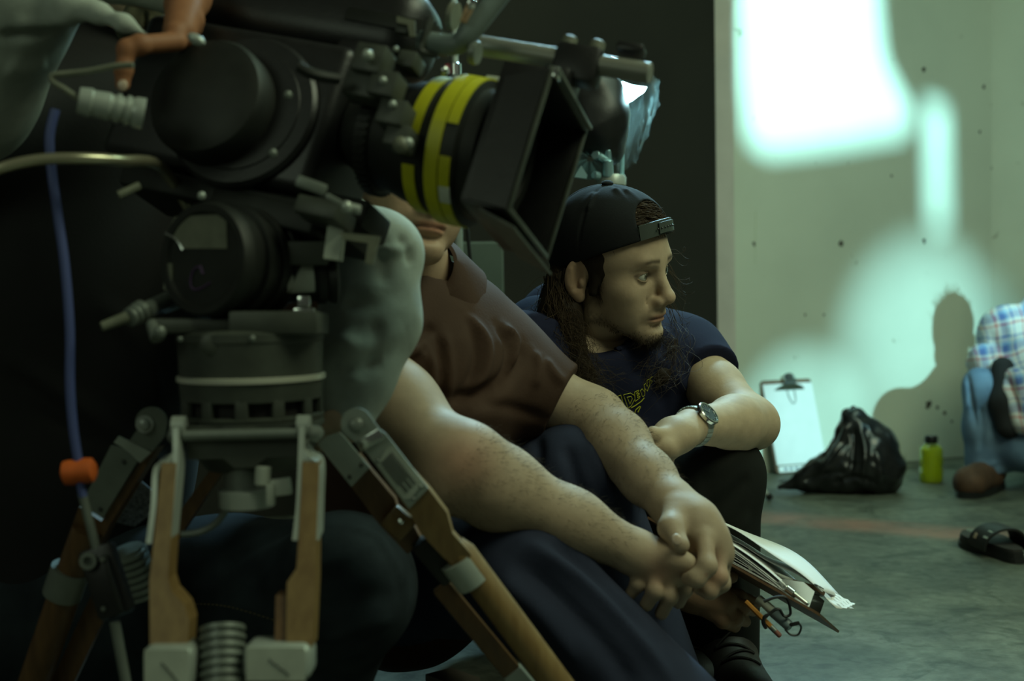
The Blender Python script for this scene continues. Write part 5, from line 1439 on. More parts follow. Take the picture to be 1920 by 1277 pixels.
# ------------------------------------------------------------------ camera operator behind the tripod
def operator():
    pelv, chest, neck = P(95, 1140, 1.95), P(150, 560, 1.92), P(190, 110, 1.90)
    hipl, knl, ankl = P(150, 1140, 1.90), P(640, 1098, 1.68), P(520, 1480, 1.78)
    hipr, knr, ankr = P(20, 1160, 1.90), P(-150, 1110, 1.82), P(-190, 1450, 1.84)
    shl, ell_, wrl = P(380, 230, 1.98), P(705, 500, 1.66), P(655, 740, 1.60)
    shr, elr, wrr = P(-110, 250, 1.72), P(60, -85, 1.60), P(352, -8, 1.56)
    T = T3(P(215, -60, 1.86), 60, 5, 0)
    F = Field(*bounds([T(-.14, -.1, -.14), T(.14, .1, .16), T(.14, -.1, .1), T(-.14, .1, -.1), neck], .02), .0045); head_field(F, T, neck); vh, qh = F.mesh()
    F = Field(*bounds([wrr, P(350, 120, 1.55), P(230, 175, 1.45)], .05), .0022)
    F.chain([P(300, -22, 1.57), wrr, P(338, 60, 1.505)], [.026, .024, .018], .015)
    finger(F, PP((332, 78, 1.488), (262, 84, 1.455), (238, 92, 1.450), (232, 130, 1.448), (230, 158, 1.448)), .0105, .0078)
    finger(F, PP((338, 70, 1.505), (328, 62, 1.492), (318, 70, 1.498)), .0105, .0085)
    finger(F, PP((344, 64, 1.515), (332, 54, 1.505), (322, 58, 1.512)), .010, .008)
    finger(F, PP((352, 58, 1.525), (342, 46, 1.52), (332, 50, 1.525)), .009, .0075)
    finger(F, PP((350, 20, 1.53), (362, 38, 1.53), (364, 54, 1.535)), .012, .009)
    vr, qr = F.mesh()
    F = Field(*bounds([wrl, P(590, 830, 1.6), P(660, 700, 1.6)], .05), .003)
    F.chain([P(670, 690, 1.61), wrl, P(632, 790, 1.585)], [.032, .027, .03], .015)
    for k in range(4): finger(F, PP((622 + 9 * k, 800, 1.575 + .012 * k), (606 + 8 * k, 822, 1.57 + .012 * k), (600 + 8 * k, 836, 1.59 + .012 * k)), .0095, .0075)
    finger(F, PP((640, 775, 1.565), (622, 790, 1.555), (608, 800, 1.555)), .011, .009)
    vl, ql = F.mesh()
    F = Field(*bounds([pelv, chest, neck, knl, ankl, knr, ankr, shl, ell_, shr, elr, wrr, wrl], .12), .010)
    F.chain([pelv, chest], [.13, .14], .0); F.cone(shr, shl, .06, .06, .05); F.cone(chest, neck, .10, .055, .05)
    F.chain([hipl, knl, ankl], [.075, .06, .04], .03); F.chain([hipr, knr, ankr], [.075, .06, .04], .03)
    F.chain([shl, ell_, wrl], [.045, .038, .026], .02); F.chain([shr, elr, wrr], [.045, .038, .024], .02)
    vb, qb = F.mesh()
    v, q = joined([(vh, qh), (vr, qr), (vl, ql), (vb, qb)])
    body = put('person', v, q, M_SKIN, None, True)
    tag(body, 'camera operator in grey sweatshirt, black vest and dark jeans behind the tripod', 'person')
    c = np.tile(SKIN, (len(v), 1)); c[:len(vh)] = face_colors(T, vh); c[len(vh):len(vh) + len(vr)] *= np.array([.66, .38, .27]); vcol(body, c); eyes(T, body)
    nail(P(229.5, 160, 1.441), -FW, UP, .0055, .0065, body)
    def hm(F):
        F.ell(T(-.012, 0, .055), (.101, .082, .090), T.ax, 0); F.halfbox(T(.05, 0, 0), T.d(1, 0, -.6), T(.09, 0, .0), .10); F.halfbox(T(0, 0, .0), T.d(.35, 0, -1), T(.02, 0, -.06), .12)
    cloth('hair', M_HAIR, body, hm, *bounds([T(-.14, -.1, -.1), T(.14, .1, .17), T(.14, -.1, .1), T(-.14, .1, -.1)], .02), .0045, (), (.004, 60))
    m_sw = mat('grey_sweatshirt', (.42, .46, .41), .9, var=.25, vscale=30, bump=.15, bscale=300)
    def swl(F):
        F.chain([shl, P(560, 400, 1.80), ell_ + V3(-.004, .012, .0), P(692, 600, 1.64), P(664, 705, 1.605), P(648, 776, 1.585)], [.075, .062, .050, .056, .042, .034], .03)
        F.ell(P(725, 470, 1.66), (.034, .03, .03), None, .03)
    fl = [([(745, 440), (765, 470), (770, 500)], .008, -.006), ([(700, 460), (740, 470), (775, 455)], .006, .005), ([(640, 560), (700, 570), (770, 540)], .014, -.005), ([(620, 640), (690, 650), (760, 610)], .012, .005),
          ([(690, 430), (715, 480), (720, 540)], .010, -.005), ([(640, 690), (680, 690), (720, 670)], .010, -.006), ([(650, 610), (660, 680), (665, 730)], .010, .004), ([(700, 600), (705, 640), (690, 700)], .008, -.004)]
    s1, _, _ = cloth('sleeve', m_sw, body, swl, *bounds([shl, ell_, wrl, P(560, 400, 1.8)], .09), .004, fl, (.002, 24))
    def swr(F):
        F.chain([shr, P(-62, 165, 1.66), P(40, -20, 1.58)], [.09, .080, .072], .03)
        F.chain([P(50, -30, 1.58), P(130, 6, 1.53), P(187, 25, 1.51), P(233, 44, 1.49), P(280, 67, 1.485)], [.050, .018, .0085, .0065, .0022], .02)
        F.chain([elr, P(200, -66, 1.555), wrr], [.06, .034, .027], .03)
    fl = [([(0, 70), (50, 64), (100, 58), (150, 46)], .007, -.016), ([(20, 50), (80, 42), (140, 34)], .010, .005), ([(10, 120), (50, 130), (90, 110)], .014, .004)]
    cloth('sleeve', m_sw, body, swr, *bounds([shr, elr, wrr], .11), .004, fl, (.0016, 26))
    m_v = mat('black_vest', (.010, .010, .010), .9, var=.3, vscale=12, bump=.15, bscale=200)
    def vest(F):
        F.chain([pelv, P(120, 850, 1.94), chest, P(170, 260, 1.90)], [.165, .172, .178, .150], .05)
        F.cone(shl + V3(-.02, 0, 0), shr + V3(.03, 0, .0), .080, .080, .05); F.cone(chest, neck, .12, .070, .05)
        F.cone(neck, neck + UPZ * .2, .055, .06, .01, True)
    fl = [([(0, 660), (100, 730), (220, 810), (330, 900)], .014, .008), ([(0, 690), (100, 765), (210, 850)], .012, -.008), ([(180, 560), (260, 640), (300, 760)], .014, .006)]
    cloth('vest', m_v, body, vest, *bounds([pelv, chest, neck, shl, shr], .19), .007, fl, (.003, 16))
    m_j = mat('dark_denim', (.027, .036, .043), .9, spec=.15, var=.45, vscale=22, bump=.2, bscale=320)
    def jn(F):
        F.chain([hipl, P(420, 1118, 1.80), knl], [.115, .094, .084], .05); F.chain([knl, ankl], [.080, .062], .03)
        F.ell(knl + V3(.01, .0, .03), (.075, .075, .08), None, .03)
        F.chain([hipr, knr], [.11, .085], .05); F.chain([knr, ankr], [.08, .06], .03); F.cone(hipl, hipr, .125, .125, .05)
    fl = [([(560, 1080), (640, 1050), (720, 1000)], .012, .005), ([(580, 1150), (660, 1130), (745, 1110)], .012, -.005), ([(590, 1210), (660, 1180), (740, 1160)], .010, .005), ([(400, 1070), (480, 1020), (560, 985)], .014, -.006),
          ([(640, 985), (700, 1005), (745, 1060), (755, 1110)], .006, .004), ([(20, 1060), (80, 1040), (140, 1060)], .012, .006), ([(360, 1130), (440, 1138), (520, 1158), (600, 1190)], .005, .003)]
    jo, jv, jq = cloth('jeans', m_j, body, jn, *bounds([hipl, hipr, knl, ankl, knr, ankr], .14), .006, fl, (.0025, 20))
    bv = bvh_of(jv, jq); mb = MB(); m_th = mat('ochre_thread', (.16, .12, .05), .8)
    pts = [ray_to(bv, x, y)[0] for x, y in spline([(355, 1132, 0), (420, 1136, 0), (500, 1158, 0), (580, 1190, 0)], 60)[:, :2]]
    pts = [p for p in pts if p is not None]
    for i in range(0, len(pts) - 1, 2): mb.tube(np.array([pts[i] - FW * .0008, pts[i + 1] - FW * .0008]), .0006, 4)
    if mb.v: o = mb.build('seam_stitches', m_th, jo); o['kind'] = 'stuff'
    for an, toe in ((ankl, V3(.15, 0, .05)), (ankr, V3(.05, 0, .15))):
        a0 = np.array(an); a0[2] = .045; tv = a0 + toe * np.array([1, 1, 0]) * .9
        def bt(F): F.cone(np.array(an), a0, .05, .048, .02); F.cone(a0 - toe * .3 * np.array([1, 1, 0]), tv, .044, .04, .03); F.half(np.array([0, 0, .003]), -UPZ)
        cloth('shoe', M_BLK, body, bt, *bounds([an, a0, tv, a0 - toe * .3], .08), .006)
operator()

# ------------------------------------------------------------------ crouching man at the right edge
def crouching_man():
    T = T3(P(1985, 488, 4.5), 5, 8, 0, .95)
    neck = P(1978, 575, 4.52)
    shr, elr, wrr = P(1890, 628, 4.42), P(1880, 762, 4.36), P(1843, 672, 4.33)
    shl, ell_, wrl = P(2075, 640, 4.42), P(2090, 770, 4.34), P(2000, 780, 4.25)
    chest, pelv = P(1985, 690, 4.45), P(2000, 800, 4.52)
    hipr, knr, ankr = P(1960, 810, 4.50), P(1838, 722, 4.27), P(1848, 880, 4.29)
    hipl, knl, ankl = P(2040, 850, 4.50), P(1915, 835, 4.24), P(2060, 905, 4.5)
    F = Field(*bounds([T(-.14, -.1, -.14), T(.14, .1, .16), T(.14, -.1, .1), T(-.14, .1, -.1), neck], .03), .004); head_field(F, T, neck); vh, qh = F.mesh()
    F = Field(*bounds([pelv, chest, neck, knl, ankl, knr, ankr, shl, ell_, shr, elr, wrr, wrl], .13), .009)
    F.chain([pelv, chest], [.12, .13], .0); F.cone(shr, shl, .05, .05, .05); F.cone(chest, neck, .09, .055, .05)
    F.chain([hipr, knr, ankr], [.06, .034, .034], .02); F.chain([hipl, knl, ankl], [.07, .052, .036], .03)
    F.chain([shr, elr, wrr], [.042, .036, .024], .02); F.chain([shl, ell_, wrl], [.042, .036, .024], .02); vb, qb = F.mesh()
    F = Field(*bounds([wrr, wrl, P(1800, 690, 4.2), P(1960, 800, 4.2)], .06), .0035)
    k0 = wrr + FW * .04 - UP * .045; F.chain([wrr, k0], [.024, .03], .01)
    for j in range(4): b = k0 + RT * (.02 - .013 * j) + FW * .025; finger(F, [b, b + FW * .02 - UP * .03, b + FW * .01 - UP * .055], .009, .0075)
    finger(F, [wrr + RT * .02, k0 + RT * .035, k0 + RT * .04 - UP * .03], .011, .009)
    for (w, dx) in ((wrl, -1),):
        k0 = w + RT * .055 * dx - FW * .02 - UP * .012; F.chain([w, k0], [.024, .03], .01)
        for j in range(4): b = k0 + UP * (.018 - .013 * j); finger(F, [b, b + RT * .035 * dx - UP * .02, b + RT * .038 * dx - UP * .045 + FW * .015], .009, .0075)
        finger(F, [w + RT * .02 * dx, w + RT * .05 * dx - FW * .04, w + RT * .075 * dx - FW * .045 - UP * .015], .011, .009)
    vf, qf = F.mesh()
    v, q = joined([(vh, qh), (vb, qb), (vf, qf)])
    body = put('person', v, q, M_SKIN, None, True)
    tag(body, 'crouching man in plaid shirt, faded blue jeans and brown shoe by the pale wall', 'person')
    c = np.tile(SKIN, (len(v), 1)); c[:len(vh)] = face_colors(T, vh, SKIN, .5); vcol(body, c); eyes(T, body)
    def hm(F):
        F.ell(T(-.012, 0, .055), (.100, .081, .090), T.ax, 0); F.halfbox(T(.05, 0, 0), T.d(1, 0, -.6), T(.09, 0, .0), .10); F.halfbox(T(0, 0, .0), T.d(.35, 0, -1), T(.02, 0, -.06), .12)
    ho, _, _ = cloth('hair', M_HAIR, body, hm, *bounds([T(-.14, -.1, -.1), T(.14, .1, .17), T(.14, -.1, .1), T(-.14, .1, -.1)], .02), .004, (), (.004, 60))
    ps = []; r = np.random.default_rng(21)
    for i in range(160):
        th = r.uniform(-1.0, 1.0); x = r.uniform(-.05, .05); a = T(x, .078 * math.sin(th), .055 + .082 * math.cos(th)); L = r.uniform(.015, .04) + .02 * (abs(th) < .3)
        ps.append(np.array([a, a + T.d(.0, math.sin(th) * .5 - .1, 1) * L * .6, a + T.d(.004, math.sin(th) * .4 - .3, .9) * L]))
    strands(ps, .0016, 'hair_tufts', M_HAIR, ho)
    # plaid: crossing coloured bands woven into the cloth
    m, nt, b = _nodes('plaid_cotton'); b.inputs['Roughness'].default_value = .85; N = nt.nodes.new; Lk = nt.links.new
    tc = N('ShaderNodeTexCoord'); mp = N('ShaderNodeMapping'); mp.inputs['Rotation'].default_value = (0, .18, .25); Lk(tc.outputs['Object'], mp.inputs[0]); sx = N('ShaderNodeSeparateXYZ'); Lk(mp.outputs[0], sx.inputs[0])
    nz = N('ShaderNodeTexNoise'); nz.inputs['Scale'].default_value = 9; Lk(tc.outputs['Object'], nz.inputs[0])
    def bands(sock, f, stops):
        wob = N('ShaderNodeMath'); wob.operation = 'MULTIPLY_ADD'; Lk(nz.outputs['Fac'], wob.inputs[0]); wob.inputs[1].default_value = .035; Lk(sock, wob.inputs[2])
        mu = N('ShaderNodeMath'); mu.operation = 'MULTIPLY'; Lk(wob.outputs[0], mu.inputs[0]); mu.inputs[1].default_value = f
        fr = N('ShaderNodeMath'); fr.operation = 'FRACT'; Lk(mu.outputs[0], fr.inputs[0]); rp = N('ShaderNodeValToRGB'); rp.color_ramp.interpolation = 'CONSTANT'
        e = rp.color_ramp.elements; e[0].position = 0; e[0].color = (*stops[0][1], 1); e[1].position = stops[1][0]; e[1].color = (*stops[1][1], 1)
        for p, cc in stops[2:]: x = e.new(p); x.color = (*cc, 1)
        Lk(fr.outputs[0], rp.inputs[0]); return rp.outputs[0]
    W = (.62, .62, .60); B_ = (.08, .14, .36); LB = (.25, .42, .60); R_ = (.50, .07, .05)
    st = [(0, W), (.20, R_), (.27, W), (.38, B_), (.60, LB), (.70, W), (.82, B_), (.88, W)]
    ca = bands(sx.outputs['X'], 12.5, st); cb = bands(sx.outputs['Z'], 11.5, [(p, cc) for p, cc in st])
    mx = N('ShaderNodeMix'); mx.data_type = 'RGBA'; mx.inputs['Factor'].default_value = .5; Lk(ca, mx.inputs['A']); Lk(cb, mx.inputs['B']); Lk(mx.outputs['Result'], b.inputs['Base Color'])
    def sh(F):
        F.cone(chest, pelv, .185, .18, 0); F.cone(shr, shl, .078, .078, .06); F.cone(chest, neck, .12, .085, .06); F.cone(neck - UP * .015, shr, .075, .07, .05); F.cone(neck - UP * .015, shl, .075, .07, .05)
        F.chain([shr, elr], [.082, .078], .05); F.chain([elr, P(1866, 720, 4.31), wrr + UP * .004, wrr + FW * .02 - UP * .018 - RT * .008], [.066, .046, .036, .036], .03); F.chain([shl, ell_, wrl], [.08, .07, .045], .05)
        F.cone(P(1906, 725, 4.20), P(1922, 790, 4.16), .058, .045, .03)
        F.cone(neck + V3(0, .03, .03), neck + UPZ * .15, .058, .07, .01, True)
    fl = [([(1860, 630), (1875, 690), (1868, 750)], .014, -.012), ([(1890, 600), (1905, 660), (1895, 740)], .014, .010), ([(1880, 700), (1900, 740), (1915, 790)], .012, -.012), ([(1850, 660), (1880, 650), (1915, 620)], .012, .008), ([(1900, 690), (1912, 720), (1915, 770)], .010, .010)]
    cloth('plaid_shirt', m, body, sh, *bounds([chest, pelv, shr, shl, neck, elr, ell_, wrr, wrl], .19), .007, fl, (.004, 22))
    m_j = mat('faded_blue_denim', (.16, .25, .36), .85, color2=(.09, .15, .24), vscale=14, bump=.2, bscale=260)
    def jn(F):
        F.chain([hipr, knr + V3(.01, -.02, 0)], [.09, .050], .02); F.chain([knr, P(1842, 800, 4.285), P(1850, 878, 4.29)], [.054, .056, .062], .03)
        F.chain([hipl, knl], [.10, .075], .04); F.chain([knl, ankl], [.07, .055], .03); F.cone(hipl, hipr, .12, .12, .04)
        F.half(P(1848, 884, 4.29), -UPZ)
    fl = [([(1812, 700), (1820, 750), (1832, 810)], .010, -.010), ([(1800, 690), (1812, 720), (1815, 770)], .010, .008), ([(1838, 760), (1842, 800), (1838, 850)], .010, -.010), ([(1828, 868), (1850, 872), (1872, 866)], .006, .006)]
    cloth('jeans', m_j, body, jn, *bounds([hipr, hipl, knr, ankr, knl, ankl], .13), .006, fl, (.003, 24))
    m_dk = mat('black_cloth', (.012, .012, .013), .9, bump=.1)
    cloth('hanging_black_piece', m_dk, body, lambda F: (F.chain([P(1880, 690, 4.24), P(1884, 755, 4.21), P(1892, 800, 4.19)], [.034, .046, .036], .02)), *bounds([P(1880, 690, 4.25), P(1892, 800, 4.19)], .07), .005, (), (.003, 40))  # black piece filling the dark area between shirt and jeans
    m_s = mat('brown_suede_shoe', (.10, .048, .024), .75, var=.4, vscale=30, bump=.2)
    for (an, tx) in ((ankr, P(1818, 921, 4.16)), (ankl, P(2040, 935, 4.35))):
        a0 = np.array(an); a0[2] = .05; t0 = np.array(tx); t0[2] = .042; dv = nrm((t0 - a0) * np.array([1, 1, 0])); h0 = a0 - dv * .06; h0[2] = .045
        def bt(F): F.cone(a0 + UPZ * .03, a0, .045, .05, .02); F.cone(h0, t0, .046, .05, .03); F.half(np.array([0, 0, .016]), -UPZ)
        so, _, _ = cloth('shoe', m_s, body, bt, *bounds([a0 + UPZ * .04, t0, h0], .08), .005, (), (.002, 50))
        mb = MB(); n = np.cross(dv, UPZ); mid = (h0 + t0) / 2 * np.array([1, 1, 0]); L = np.linalg.norm(t0 - h0) / 2 + .05
        mb.prism([mid + dv * L * math.cos(t) + n * .054 * math.copysign(abs(math.sin(t)) ** .7, math.sin(t)) for t in np.linspace(0, 2 * math.pi, 25)[:-1]], UPZ * .020); mb.build('sole', M_BLK, so, sharp=30)
crouching_man()
# ------------------------------------------------------------------ things by the wall
M_PAPER = mat('white_paper', (.78, .78, .76), .75, var=.05)
M_BOARD = mat('brown_hardboard', (.16, .085, .040), .6, color2=(.12, .06, .028), vscale=60, bump=.05)
M_CLIP = mat('clip_steel', (.55, .58, .56), .22, metal=1.0)

def wall_clipboard():
    bl, br = ground(1441, 889), ground(1548, 880)
    bl = bl + WN * .035; br = br + WN * .035
    ex = nrm((br - bl)); hgt = .318; lean = .20
    ey = nrm(UPZ * math.cos(lean) - WN * math.sin(lean) + ex * -.07); ez = np.cross(ex, ey)
    if np.dot(ez, WN) < 0: ez = -ez
    w = .205; o = bl + ex * .008 + UPZ * .004
    def B(x, y, z=0): return o + ex * x + ey * y + ez * z
    t = thing('clipboard', B(w / 2, 0), 'brown clipboard with white paper leaning against the pale wall', 'clipboard')
    def rr(x0, x1, y0, y1, r, z):
        pts = []
        for (cx, cy, a) in ((x1 - r, y1 - r, 0), (x0 + r, y1 - r, 90), (x0 + r, y0 + r, 180), (x1 - r, y0 + r, 270)):
            for k in range(5): th = math.radians(a + 90 * k / 4); pts.append(B(cx + r * math.cos(th), cy + r * math.sin(th), z))
        return pts
    MB().prism(rr(0, w, 0, hgt, .012, 0), ez * .004).build('board', M_BOARD, t, sharp=30)
    MB().prism(rr(.004, w - .002, .028, hgt - .014, .001, .0045), ez * .004).build('paper_stack', M_PAPER, t, sharp=30)
    MB().prism(rr(.010, w - .008, .004, .024, .001, .0045), ez * .0012).build('paper_strip', M_PAPER, t, sharp=30)
    mb = MB()
    for k in range(6): x = .03 + .022 * k; mb.prism(rr(x, x + .013, .010, .018, .001, .006), ez * .0004)
    o_ = mb.build('strip_print', mat('blue_grey_ink', (.10, .10, .16), .7), t); o_['kind'] = 'stuff'
    cx = w * .52; cy = hgt - .006
    mb = MB(); mb.prism([B(cx - .062, cy - .030, .009), B(cx + .062, cy - .030, .009), B(cx + .050, cy - .020, .018), B(cx + .026, cy - .012, .022), B(cx - .026, cy - .012, .022), B(cx - .050, cy - .020, .018)], -ey * .004 - ez * .003)
    cl = mb.build('clip_jaw', M_CLIP, t, sharp=25)
    mb = MB(); mb.prism([B(cx - .026, cy - .018, .012), B(cx + .026, cy - .018, .012), B(cx + .020, cy + .018, .016), B(cx + .010, cy + .026, .018), B(cx - .010, cy + .026, .018), B(cx - .020, cy + .018, .016)], ez * .005); mb.build('clip_lever', M_CLIP, t, sharp=25)
    mb = MB(); mb.cyl(B(cx - .024, cy + .002, .022), B(cx + .024, cy + .002, .022), .007, n=16); mb.cyl(B(cx - .012, cy + .016, .024), B(cx + .012, cy + .016, .024), .005, n=12); mb.build('clip_spring', M_CLIP, t)
    mb = MB(); mb.tube(spline([B(cx - .010, cy - .022, .012), B(cx - .008, cy - .055, .0115), B(cx + .006, cy - .078, .011), B(cx + .018, cy - .062, .0115), B(cx + .016, cy - .022, .012)], 30), .0013, 6); mb.build('wire_loop', M_STEELD, t)
wall_clipboard()

# black rubbish bag with gathered top
def bag():
    d = 4.28
    m = mat('black_plastic_film', (.014, .015, .015), .28, var=.3, vscale=12, spec=.6, bump=.3, bscale=40)
    def S(x, y, dd=0): return P(x, y, d + dd)
    pts = [S(1490, 905), S(1690, 760), S(1590, 780, .2), S(1600, 900, -.2), S(1690, 925)]
    F = Field(*bounds(pts + [S(1440, 930)], .10), .005)
    F.chain([S(1462, 914), S(1535, 893), S(1620, 868)], [.008, .040, .085], .05)
    F.chain([S(1600, 872), S(1600, 800), S(1598, 782)], [.085, .036, .018], .05)
    F.chain([S(1650, 878), S(1640, 830), S(1622, 805)], [.075, .045, .02], .05)
    F.chain([S(1658, 893), S(1652, 845)], [.038, .032], .03)
    F.ell(S(1600, 780), (.022, .02, .02), None, .02)
    F.half(np.array([0, 0, .003]), -UPZ)
    v, q = F.mesh(); n = vnormals(v, q)
    r = np.abs(vnoise(v, 38, 2, 3)); r2 = np.abs(vnoise(v * np.array([1, 1, .45]), 75, 9, 2))
    fl = [([(1590, 790), (1575, 830), (1540, 880)], .010, .010), ([(1600, 800), (1600, 840), (1595, 890)], .008, -.012), ([(1612, 800), (1622, 850), (1615, 905)], .009, .010), ([(1500, 905), (1540, 890), (1590, 885)], .008, -.009), ([(1640, 840), (1650, 880), (1645, 915)], .009, .010),
          ([(1520, 900), (1560, 870), (1590, 830)], .007, .009), ([(1560, 910), (1600, 895), (1640, 905)], .010, -.010)]
    v = v + n * (.010 * (.5 - r) + .006 * (.5 - r2))[:, None]; v = folds(v, q, fl); v[:, 2] = np.maximum(v[:, 2], .001)
    o = put('rubbish_bag', v, q, m, None, True, origin=(S(1580, 915)[0], S(1580, 915)[1], 0)); tag(o, 'crumpled black plastic bag on the floor in front of the wall clipboard', 'bag')
    mb = MB(); mb.tube(spline([S(1625, 815, -.02), S(1632, 790, -.02), S(1642, 800, -.02), S(1652, 806, -.01), S(1640, 826, .0), S(1622, 818, -.01)], 40), .007, 8); mb.build('bag_handle', m, o)
    mb = MB(); V = []
    for (x, y, rad) in ((1590, 772, .010), (1600, 768, .011), (1610, 776, .009), (1597, 784, .013), (1586, 786, .009)): mb.ball(S(x, y, -.01), (rad, rad * .8, rad * 1.2), 10)
    o2 = mb.build('gathered_top', m, o); o2['kind'] = 'stuff'
    # a flat crumpled tail of film lying out to the left
    V = []; Fq = []; nx, ny = 22, 8; r = np.random.default_rng(3)
    for i in range(nx):
        for j in range(ny):
            x = 1462 + (1600 - 1462) * i / (nx - 1); y = 902 + 24 * (i / nx) * (j / (ny - 1) - .3) + 5
            g = ground(x, y); V.append(g + UPZ * (.004 + .026 * (i / nx) * abs(math.sin(3.1 * j + .7 * i)) + .006 * r.random()))
    for i in range(nx - 1):
        for j in range(ny - 1): Fq.append((i * ny + j, (i + 1) * ny + j, (i + 1) * ny + j + 1, i * ny + j + 1))
    t2 = put('film_tail', V, Fq, m, o, True); so = t2.modifiers.new('thick', 'SOLIDIFY'); so.thickness = .002
bag()

def bottle():
    c = ground(1746, 904); k = 4.45 / FPX; H = 88 * k
    t = thing('bottle', c, 'small clear bottle of yellow-green drink with black cap on the floor', 'bottle')
    mg, nt, b = _nodes('clear_plastic'); b.inputs['Base Color'].default_value = (.9, .95, .8, 1); b.inputs['Roughness'].default_value = .08; b.inputs['Transmission Weight'].default_value = 1; b.inputs['IOR'].default_value = 1.45
    ml, nt, b = _nodes('yellow_green_drink'); b.inputs['Base Color'].default_value = (.62, .70, .015, 1); b.inputs['Roughness'].default_value = .3; b.inputs['Subsurface Weight'].default_value = .6; b.inputs['Subsurface Radius'].default_value = (.03, .03, .01)
    R = 21.5 * k
    mb = MB(); mb.lathe(c, UPZ, [(.001, .001), (.001, R * .86), (.004, R * .97), (.010, R), (.045, R), (.047, R * .975), (.053, R * .975), (.055, R), (H * .66, R), (H * .74, R * .93), (H * .80, R * .66), (H * .84, R * .46), (H * .90, R * .44)], 36, capped=False); bt = mb.build('bottle_wall', mg, t)
    mb = MB(); mb.lathe(c, UPZ, [(.003, .001), (.003, R * .84), (.010, R * .95), (.052, R * .94), (H * .62, R * .95), (H * .72, R * .88), (H * .76, R * .7), (H * .76, .001)], 36); mb.build('drink', ml, t)
    mb = MB(); pr = [(H * .84, R * .1), (H * .84, R * .52), (H * .855, R * .54), (H * .98, R * .53), (H, R * .48), (H, .001)]; mb.lathe(c, UPZ, pr, 28); cp = mb.build('cap', M_BLK, t)
    for k_ in range(20):
        th = 2 * math.pi * k_ / 20; d = np.array([math.cos(th), math.sin(th), 0]); mb = MB() if k_ == 0 else mb; mb.box(c + d * R * .54 + UPZ * H * .915, .0018, .0018, H * .10, (d, np.cross(UPZ, d), UPZ))
    o = mb.build('cap_ribs', M_BLK, cp); o['kind'] = 'stuff'
bottle()

def sandal():
    A_, Bk = ground(1778, 1016), ground(1990, 1112)     # toe-side end left, heel far right outside the frame
    ax = nrm(Bk - A_); sd = np.cross(UPZ, ax); L = .285; W = .105
    t = thing('sandal', A_ + ax * L / 2, 'black rubber slide sandal with pale patches lying on the floor at right', 'sandal')
    m = mat('black_rubber', (.016, .015, .014), .6, bump=.15, bscale=150, var=.3); m2 = mat('dark_footbed', (.030, .027, .024), .75, bump=.1)
    far = 1 if sd[1] > 0 else -1
    ctr = A_ + sd * far * W * .46
    def outline(sc, z):
        pts = []
        for k in range(40):
            th = 2 * math.pi * k / 40; x = .5 - .5 * math.cos(th); wv = (.42 + .12 * math.cos(2 * math.pi * (x - .28)) ) * math.copysign(abs(math.sin(th)) ** .75, math.sin(th))
            pts.append(ctr + ax * (L * (.5 + (x - .5) * sc)) + sd * W * wv * sc + UPZ * z)
        return pts
    MB().prism(outline(1.0, .001), UPZ * .011).build('outsole', m, t, sharp=30)
    MB().prism(outline(.965, .0125), UPZ * .013).build('midsole', m, t, sharp=30)
    MB().prism(outline(.93, .026), UPZ * .006).build('footbed', m2, t, sharp=30)
    V = []; Fq = []; n = 20
    for i in range(n + 1):
        a = math.pi * i / n; h = .018 + .048 * math.sin(a) ** .8; y = -.053 * math.cos(a)
        for (x, inner) in ((.125, 0), (.215, 0), (.215, 1), (.125, 1)):
            hh = h * (1.12 if x > .1 else .92) - inner * .005; yy = y * (1 - inner * .06); V.append(ctr + ax * (x + .018 * math.sin(a)) + sd * yy + UPZ * max(hh, .012))
    for i in range(n):
        for j in range(4): Fq.append((4 * i + j, 4 * i + (j + 1) % 4, 4 * i + 4 + (j + 1) % 4, 4 * i + 4 + j))
    sp = put('strap', V, Fq, m, t, True, 40)
    near = -far
    def on_strap(a, x, lift=.002):
        h = .018 + .048 * math.sin(a) ** .8; y = -.053 * math.cos(a)
        return ctr + ax * (x + .018 * math.sin(a)) + sd * y + UPZ * h * 1.02 + (UPZ * math.sin(a) - sd * math.cos(a)) * lift
    a1 = .75 if near * -1 * -1 < 0 else math.pi - .75
    for (a, x, w, mm) in ((a1, .195, .022, M_PALE), (a1 + (-.28 if a1 < 1.5 else .28), .150, .014, mat('tan_patch', (.30, .22, .15), .6))):
        p = on_strap(a, x); nn = nrm(UPZ * math.sin(a) - sd * math.cos(a)); mb = MB(); mb.box(p, w, w, .002, (ax, np.cross(nn, ax), nn), .0006); mb.build('strap_patch', mm, sp)
    mb = MB(); mb.ball(ctr + ax * .03 + UPZ * .032, (.022, .012, .003), 12, (ax, sd, UPZ)); mb.build('worn_spot', M_PLATE, t)
sandal()

